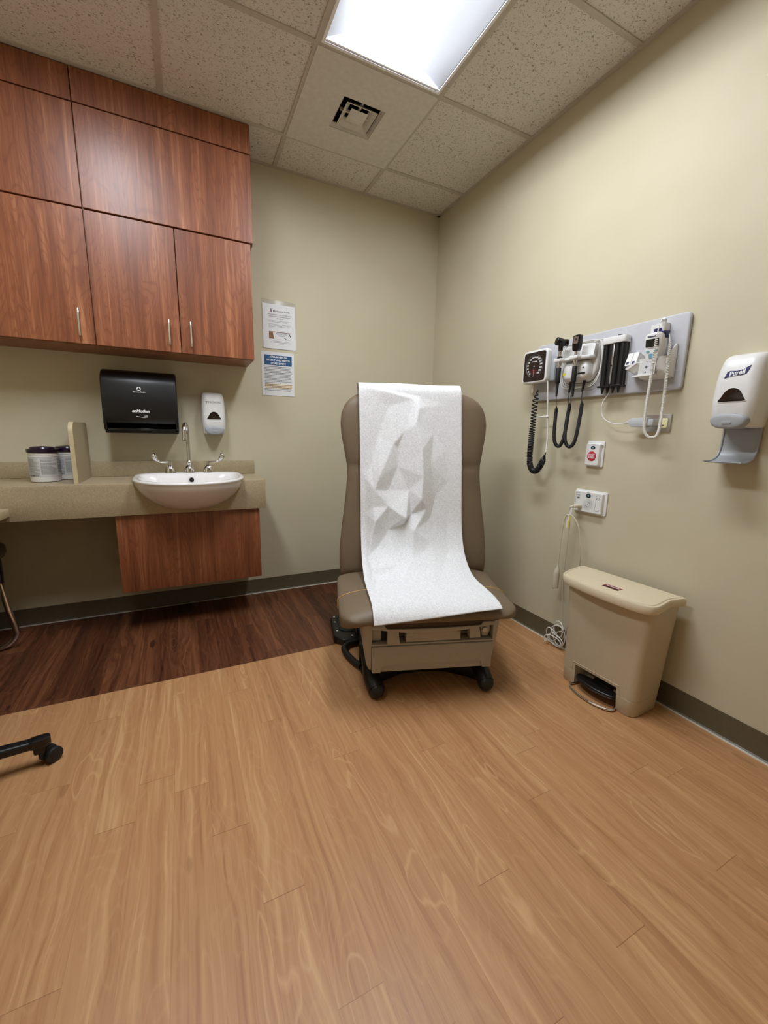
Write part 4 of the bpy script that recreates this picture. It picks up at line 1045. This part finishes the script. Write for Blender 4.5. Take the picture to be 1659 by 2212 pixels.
# backrest: sections along its reclined axis
BW = [(0, .398), (.06, .405), (.14, .405), (.25, .395), (.36, .381), (.46, .370), (.54, .364), (.60, .366), (.68, .380), (.76, .394), (.82, .398), (.87, .392), (.91, .376), (.94, .352), (.96, .325), (.975, .290), (.985, .255), (.992, .20)]
def bwid(s):
    for (a, u), (b, v) in zip(BW, BW[1:]):
        if s <= b: return u+(v-u)*(s-a)/(b-a)
    return BW[-1][1]
BL, TILT = .995, .128
def baxis(s): return Vector((0, .492+TILT*s, .400+BL*s*.985))
bn = Vector((0, BL*.985, -TILT)).normalized()                # toward the rear
rg = []; SS = [i/60 for i in range(0, 55)]+[.91, .925, .94, .95, .96, .968, .975, .981, .986, .99, .993]
for s in SS:
    th = .052
    if s < .05: th = .052*sqrt(max(.05, 1-(1-s/.05)**2))
    if s > .90: th = .058*sqrt(max(.03, 1-((s-.90)/.0945)**2))
    elif s > .60: th = .052+.006*min(1, (s-.60)/.06)
    if .555 < s < .615: th -= .007*(1-abs(s-.585)/.03)
    c_ = baxis(s)
    rg.append([(x, c_.y+bn.y*t_, c_.z+bn.z*t_) for x, t_ in sup(bwid(s), th, .015, 0, 56, 3.4, 2.3)])
M().loft(rg).build('backrest', 'vinyl', CH, sharp=80)
M().box(-.30, .30, .45, .66, .30, .40, bev=.02).build('hinge_cover', 'black_plastic', CH)
M().prism(rrect(.5, .72, .05, 5, 0, .44), .575, .60, 'y', bev=.01).build('back_shell', 'black_plastic', CH).matrix_local = Matrix.Translation((0, -.005, .31)) @ Matrix.Rotation(RAD(-7.4), 4, 'X') @ Matrix.Translation((0, 0, 0))
# lower shell
def shell(z, hw_, y0, y1, r=.03): return [(x, (y0+y1)/2+y_, z) for x, y_ in rrect(2*hw_, y1-y0, r, 5)]
sh = M().loft([shell(.118, .268, .030, .78), shell(.124, .280, .018, .79), (shell(.145, .288, .012, .80)), shell(.25, .303, .008, .81), shell(.335, .312, .006, .82), shell(.343, .312, .006, .82)], bev=0).build('base_shell', 'putty', CH, sharp=40)
cut(sh, M().box(-.268, .276, -.05, .075, .2475, .336), M().box(-.269, .277, -.05, .060, .08, .2465))
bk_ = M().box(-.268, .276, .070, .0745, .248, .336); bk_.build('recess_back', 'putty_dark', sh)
dr = M().box(-.2665, .2745, .0, .058, .1215, .2445, bev=.004).build('drawer', 'putty', CH)
cut(dr, M().loft([[(x, y, z) for x, z in ((-.236, .10), (.240, .10), (.226, .152+.0*y), (.205, .158), (-.202, .158), (-.222, .152))] for y in (-.03, .012)]))
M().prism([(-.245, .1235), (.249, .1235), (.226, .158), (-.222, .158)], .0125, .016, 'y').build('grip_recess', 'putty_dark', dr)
M().loft([[(-.262, -.0012, .200), (.270, -.0012, .200), (.270, .004, .2435), (-.262, .004, .2435)], [(-.24, -.0016, .202), (.25, -.0016, .202), (.262, .002, .242), (-.255, .002, .242)]]).build('drawer_bevel', 'putty', dr) if False else None
M().box(-.268, .276, .004, .07, .2475, .2555, bev=.002).build('drawer_rail', 'putty', CH)
M().box(-.214, .221, .002, .45, .322, .350, bev=.004).build('footrest_pad', 'brown_pad', CH)
rl_ = [(x, .328-.025*max(0, 1-(x/.25)**2)) for x in [i*.02-.26 for i in range(27)]]
rt_ = [(x, .3285-.004*max(0, 1-(x/.21)**2)) for x in [i*.02-.20 for i in range(21)]]
M().prism([(-.270, .345), (-.268, .328)]+rl_[1:-1]+[(.275, .328), (.277, .345), (.222, .345), (.215, .331)]+rt_[::-1]+[(-.208, .331), (-.215, .345)], -.006, .014, 'y', bev=.002).build('front_rail', 'putty', CH)
M().box(-.119, .126, .006, .07, .259, .304, bev=.003).build('tray_drawer', 'putty', CH)
tl_ = [(-.117, .303), (.124, .303), (.124, .294)]+[(.124-.0241*k, .294-.014*sin(pi*k/10)) for k in range(1, 10)]+[(-.117, .294)]
M().prism(tl_, .001, .007, 'y', bev=.0015).build('tray_lip', 'putty', CH)
for x0, x1, z0 in ((-.202, -.150, .256), (.164, .212, .268)):
    M().loft([[(x, y, z) for x, z in ((x0, z0), (x1+.004, z0), (x1, z0+.03), (x1-.006, .325), (x0, .325))] for y in (-.004, .03)], bev=.004).build('pull_tab', 'putty', CH)
M().box(-.225, -.204, .03, .068, .262, .326).build('slot', 'black_void', CH)
M().prism(rrect(.05, .066, .012, 4, -.246, .292), .030, .05, 'y', bev=.005).build('side_pocket', 'putty', CH)
kp = M().prism([(.216, .322), (.266, .322), (.268, .290), (.258, .262), (.232, .262)], .022, .06, 'y', bev=.004).build('lock_plate', 'putty', CH)
M().cyl((.240, .022, .296), (.240, .012, .296), .012, n=20, bev=.002).build('key_lock', 'steel', kp)
M().prism(rrect(.05, .20, .02, 5, .12, .24), -.316, -.300, 'x', bev=.006).build('side_grip', 'putty_dark', CH) if False else None
# black floor frame
def legpath(s): return catmull([(s*.245, .46, .075), (s*.252, .30, .080), (s*.258, .14, .082), (s*.258, .06, .062), (s*.252+.008, .008, .0385)], 8)
for s in (-1, 1):
    P_ = legpath(s); n = len(P_)
    lg_ = M(); lg_.tube(P_, [.043-.006*(i/n) for i in range(n)], 18); lg_.ball((s*.2515+.008, .0115, .0372), .0368)
    lg_.build('foot', 'black_metal', CH, sharp=70)
M().prism([(-.262, .06), (-.20, .115), (-.11, .165), (0, .18), (.11, .165), (.20, .115), (.262, .06), (.285, .30), (.285, .84), (-.285, .84), (-.285, .30)], .004, .075, 'z', bev=.006).build('floor_frame', 'black_metal', CH)
M().box(-.24, .24, .20, .70, .10, .24).build('lift_column', 'black_metal', CH)
M().prism([(-.30, .02), (.30, .02), (.30, .119), (-.30, .119)], .24, .30, 'y', bev=.01).build('cross_beam', 'black_metal', CH)
for s in (-1, 1): M().loft([[(s*.262, y_, z) for y_, z in ((.15, .03), (.80, .03), (.80, .30), (.30, .30), (.17, .18))], [(s*.279, y_, z) for y_, z in ((.17, .035), (.78, .035), (.78, .28), (.32, .28), (.19, .18))]]).build('side_fairing', 'black_metal', CH)

# ------------------------------------------------------------------ paper sheet over the chair
pt = [(.672, 1.20), (.672, 1.29), (.668, 1.345), (.655, 1.383), (.630, 1.400), (.600, 1.404), (.575, 1.396), (.560, 1.375), (.553, 1.345), (.546, 1.28), (.528, 1.13), (.509, .98), (.490, .83), (.473, .70), (.452, .62), (.415, .55), (.355, .497), (.28, .463), (.20, .453), (.10, .4545), (.02, .4555), (-.04, .449), (-.080, .425), (-.100, .392)]
pth = catmull([(0, d, z) for d, z in pt], 10); LS = [0]
for a, b in zip(pth, pth[1:]): LS.append(LS[-1]+(b-a).length)
LT = LS[-1]
def pat(s):
    s = min(max(s, 0), LT); i = 0
    lo, hi = 0, len(LS)-2
    while lo < hi:
        m_ = (lo+hi+1)//2
        if LS[m_] <= s: lo = m_
        else: hi = m_-1
    i = lo; q = (s-LS[i])/max(1e-9, LS[i+1]-LS[i]); p_ = pth[i].lerp(pth[i+1], q); tg_ = (pth[i+1]-pth[i]).normalized()
    return p_, Vector((0, tg_.z, -tg_.y))*1.0
# crease marks of the crumpled sheet: (0..1 across, metres down from the top, lift off the chair)
KL = [(0.579, 0.085, 0), (0.566, 0.154, 0.014), (0.637, 0.139, 0.003), (0.518, 0.102, 0.005), (0.53, 0.237, 0.021), (0.423, 0.266, 0.012), (0.316, 0.334, 0.014), (0.362, 0.354, 0.006), (0.586, 0.371, 0.027), (0.679, 0.434, 0.01), (0.181, 0.498, 0.021), (0.36, 0.446, 0.006), (0.589, 0.502, 0.031), (0.463, 0.571, 0.012), (0.132, 0.571, 0.017), (0.262, 0.571, 0.006), (0.569, 0.62, 0.034), (0.479, 0.695, 0.01), (0.418, 0.717, 0.036), (0.628, 0.666, 0.02), (0.672, 0.717, 0.01), (0.132, 0.734, 0.026), (0.26, 0.654, 0.016), (0.411, 0.749, 0.01), (0.267, 0.778, 0.0), (0.498, 0.79, 0.028), (0.352, 0.973, 0.002), (0.467, 0.963, 0.016), (0.662, 0.851, 0.014), (0.056, 0.932, 0.007), (0.588, 0.917, 0.012), (0.117, 0.659, 0.014), (0.015, 0.168, 0), (0.019, 0.412, 0), (0.039, 0.69, 0), (0.836, 0.124, 0), (0.845, 0.356, 0), (0.855, 0.532, 0), (0.84, 0.724, 0), (0.855, 0.885, 0), (0.274, 0.139, 0), (0.176, 0.288, 0), (0.1, 0.449, 0.002), (0.717, 0.268, 0), (0.735, 0.598, 0.0), (0.164, 0.861, 0.0), (0.723, 1.041, 0.006), (0.107, 1.129, 0.01), (0.099, 1.078, 0.002), (0.14, 1.268, 0.0), (0.077, 1.027, 0.01), (0.602, 1.229, 0.0), (0.318, 1.11, 0.004), (0.638, 1.029, 0.01), (-0.008, 0.032, 0), (1.01, 0.022, 0), (0.031, 0.939, 0), (1.022, 0.939, 0), (-0.019, 1.349, 0), (0.991, 1.334, 0), (0.986, 0.405, 0), (0.016, 0.485, 0)]
s_top = next(LS[i] for i, p_ in enumerate(pth) if p_.y <= .60)
KP = [(a, b+s_top, h) for a, b, h in KL]
vs = [Vector((u, s)) for u, s, h in KP]
vo, eo, fo_, ov, oe, of = MG.delaunay_2d_cdt(vs, [], [], 0, 1e-6)
hv = [KP[o_[0]][2] if o_ else 0 for o_ in ov]
tris = [tuple(f_) for f_ in fo_]
def crumple(u, s):
    for a, b, c_ in tris:
        A, B, C_ = vo[a], vo[b], vo[c_]
        d = (B.y-C_.y)*(A.x-C_.x)+(C_.x-B.x)*(A.y-C_.y)
        if abs(d) < 1e-12: continue
        l1_ = ((B.y-C_.y)*(u-C_.x)+(C_.x-B.x)*(s-C_.y))/d; l2_ = ((C_.y-A.y)*(u-C_.x)+(A.x-C_.x)*(s-C_.y))/d; l3_ = 1-l1_-l2_
        if l1_ > -1e-6 and l2_ > -1e-6 and l3_ > -1e-6: return l1_*hv[a]+l2_*hv[b]+l3_*hv[c_]
    return 0
NU, NS = 120, 300
bm = bmesh.new(); G_ = []
for j in range(NS+1):
    row = []
    for i in range(NU+1):
        u = i/NU; s_end = LT-.046*u
        s = s_end*j/NS
        p_, nrm = pat(s)
        fr = max(0, min(1, (s-s_top)/(LT-s_top)))
        xl = -.296+.026*fr; xr = .246+.030*fr
        h = 1.8*crumple(u, s)*min(1, u*12, (1-u)*12)
        h += .0015*sin(u*9+s*5)*sin(s*11+2)+.0025
        fe = max(0, (s-(s_end-.05))/.05)
        if fe > 0: h += .010*fe*u + .003*fe*sin(u*11)
        n_ = nrm
        row.append(bm.verts.new((xl+(xr-xl)*u+.004*sin(s*3.0), p_.y+n_.y*h*1.0, p_.z+n_.z*h)))
    G_.append(row)
for j in range(NS):
    for i in range(NU): bm.faces.new((G_[j][i], G_[j][i+1], G_[j+1][i+1], G_[j+1][i]))
bmesh.ops.recalc_face_normals(bm, faces=bm.faces[:])
for f in bm.faces: f.smooth = True
me = bpy.data.meshes.new('paper_sheet'); bm.to_mesh(me); bm.free(); me.materials.append(MT['paper'])
ps = bpy.data.objects.new('paper_sheet', me); COL.objects.link(ps)
ps.location = CH.location; ps.rotation_euler = CH.rotation_euler
tag(ps, 'crumpled white exam paper draped over the taupe chair back and seat', 'paper')
sm = ps.modifiers.new('thick', 'SOLIDIFY'); sm.thickness = .0004; sm.offset = 0

# ------------------------------------------------------------------ foot control with cable
t = thing('foot_control', 'black foot control pedal board on the floor behind the exam chair', 'foot control', (-.985, -.845, 0), -12)
fc = [(-.150, -.105), (-.105, -.155), (-.03, -.160), (-.022, -.145), (-.005, .14), (-.02, .165), (-.10, .165), (-.14, .135)]
bd_ = M().prism(fc, .003, .044, 'z', bev=.012, seg=3).build('housing', 'black_plastic', t)
M().prism([(x*.62-.018, y*.66+.03) for x, y in fc], .0435, .050, 'z', bev=.004).build('pedal_plate', 'black_matte', t)
q = M()
for x, y in ((-.118, .128), (-.120, .06), (-.122, -.05), (-.062, -.02), (-.048, -.120), (-.05, .09)): M().cyl((x, y, .043 if x < -.1 or y < -.1 else .049), (x, y, .0455 if x < -.1 or y < -.1 else .0515), .0055, n=12).build('button_mark', 'white_ink', t)
R2 = Matrix.Rotation(RAD(12), 3, 'Z')
loc = lambda x, y, z: R2 @ (Vector((x, y, z))-Vector((-.985, -.845, 0)))
hs2 = catmull([loc(-.99, -.985, .022), loc(-1.04, -.990, .024), loc(-1.095, -1.000, .026), loc(-1.133, -1.03, .026), loc(-1.142, -1.075, .025), loc(-1.138, -1.13, .024), loc(-1.132, -1.18, .024), loc(-1.118, -1.225, .023)], 7)
M().tube(hs2, .0155, 14).build('cable_sleeve', 'black_matte', t, sharp=60)
M().tube(catmull([loc(-1.118, -1.225, .02), loc(-1.112, -1.245, .012), loc(-1.09, -1.25, .005), loc(-1.05, -1.24, .005), loc(-1.0, -1.20, .006)], 6), .0035, 8).tube(catmull([loc(-1.118, -1.225, .014), loc(-1.125, -1.26, .005), loc(-1.10, -1.29, .005), loc(-1.06, -1.28, .005)], 6), .0025, 8).build('cable', 'black_matte', t)

# ------------------------------------------------------------------ task stool base + chrome-framed seat at the left edge
t = thing('task_stool', 'rolling stool with black five-star base, one castor at lower left edge', 'stool', (-2.656, -1.345, 0), 8)
M().lathe([(.0, .075), (.045, .075), (.05, .085), (.048, .112), (.030, .125), (.0, .125)]).build('hub', 'black_plastic', t)
for k in range(5):
    a = RAD(72*k); c_, s_ = cos(a), sin(a)
    R3 = Matrix.Rotation(a, 4, 'Z')
    lg_ = M()
    lg_.loft([[(x, y_, z) for y_, z in rrect(w_, h_, .009, 4, 0, zc)] for x, w_, h_, zc in ((.02, .046, .036, .094), (.20, .040, .032, .090), (.30, .036, .030, .085))])
    lg_.loft([[(x, y_, z) for x, y_ in rrect(.062, .036, .0178, 8, .318, 0)] for z in (.070, .098, .1005)], bev=.002)
    lg_.box(.30, .335, -.015, .015, .045, .078, bev=.006)
    for e in (lg_,): pass
    l_ = lg_.build('leg', 'black_plastic', t); l_.data.transform(R3)
    ca = M()
    for sy in (-1, 1): ca.cyl((.345, sy*.006, .0265), (.345, sy*.026, .0265), .026, n=28, bev=.005)
    ca.prism(rrect(.05, .036, .012, 4, .335, .038), -.006, .006, 'y', bev=.002)
    cr_ = ca.build('castor', 'black_matte', t); cr_.data.transform(R3 @ Matrix.Translation((.335, 0, 0)) @ Matrix.Rotation(RAD(35 if k == 0 else 25*k), 4, 'Z') @ Matrix.Translation((-.335, 0, 0)))
M().cyl((0, 0, .12), (0, 0, .46), .024, n=20).build('column', 'chrome', t)
M().lathe([(.0, .46), (.15, .46), (.185, .475), (.195, .50), (.185, .53), (.14, .54), (.0, .543)], n=40).build('seat', 'black_matte', t, sharp=60)

t = thing('chrome_stool', 'chrome tube framed stool with black seat edge under the counter at left', 'stool', (-2.918, -.505, 0))
for sy in (.205, -.205):
    pth_ = [(-.19, sy, .42), (-.215, sy, .20), (-.235, sy, .05), (-.20, sy, .016), (-.05, sy, .0150), (.10, sy, .0150), (.185, sy, .020), (.236, sy, .070), (.238, sy, .12), (.222, sy, .22), (.207, sy, .36), (.200, sy, .42)]
    M().tube(catmull(pth_, 7), .0135, 12).build('runner', 'chrome', t)
    for x in (.2, -.19): M().loft([[(x+a, sy+b, z) for a, b in rrect(.042*k, .04*k, .012, 4)] for z, k in ((.365, .95), (.42, 1.05), (.50, 1.0))]).build('leg_sleeve', 'black_gloss', t)
M().loft([[(x, y_, z) for x, y_ in rrect(.48+d, .47+d, .06, 6, .010)] for z, d in ((.498, -.03), (.508, -.004), (.53, .012), (.562, .008), (.582, -.02), (.588, -.08))]).build('seat', 'black_gloss', t, sharp=60)
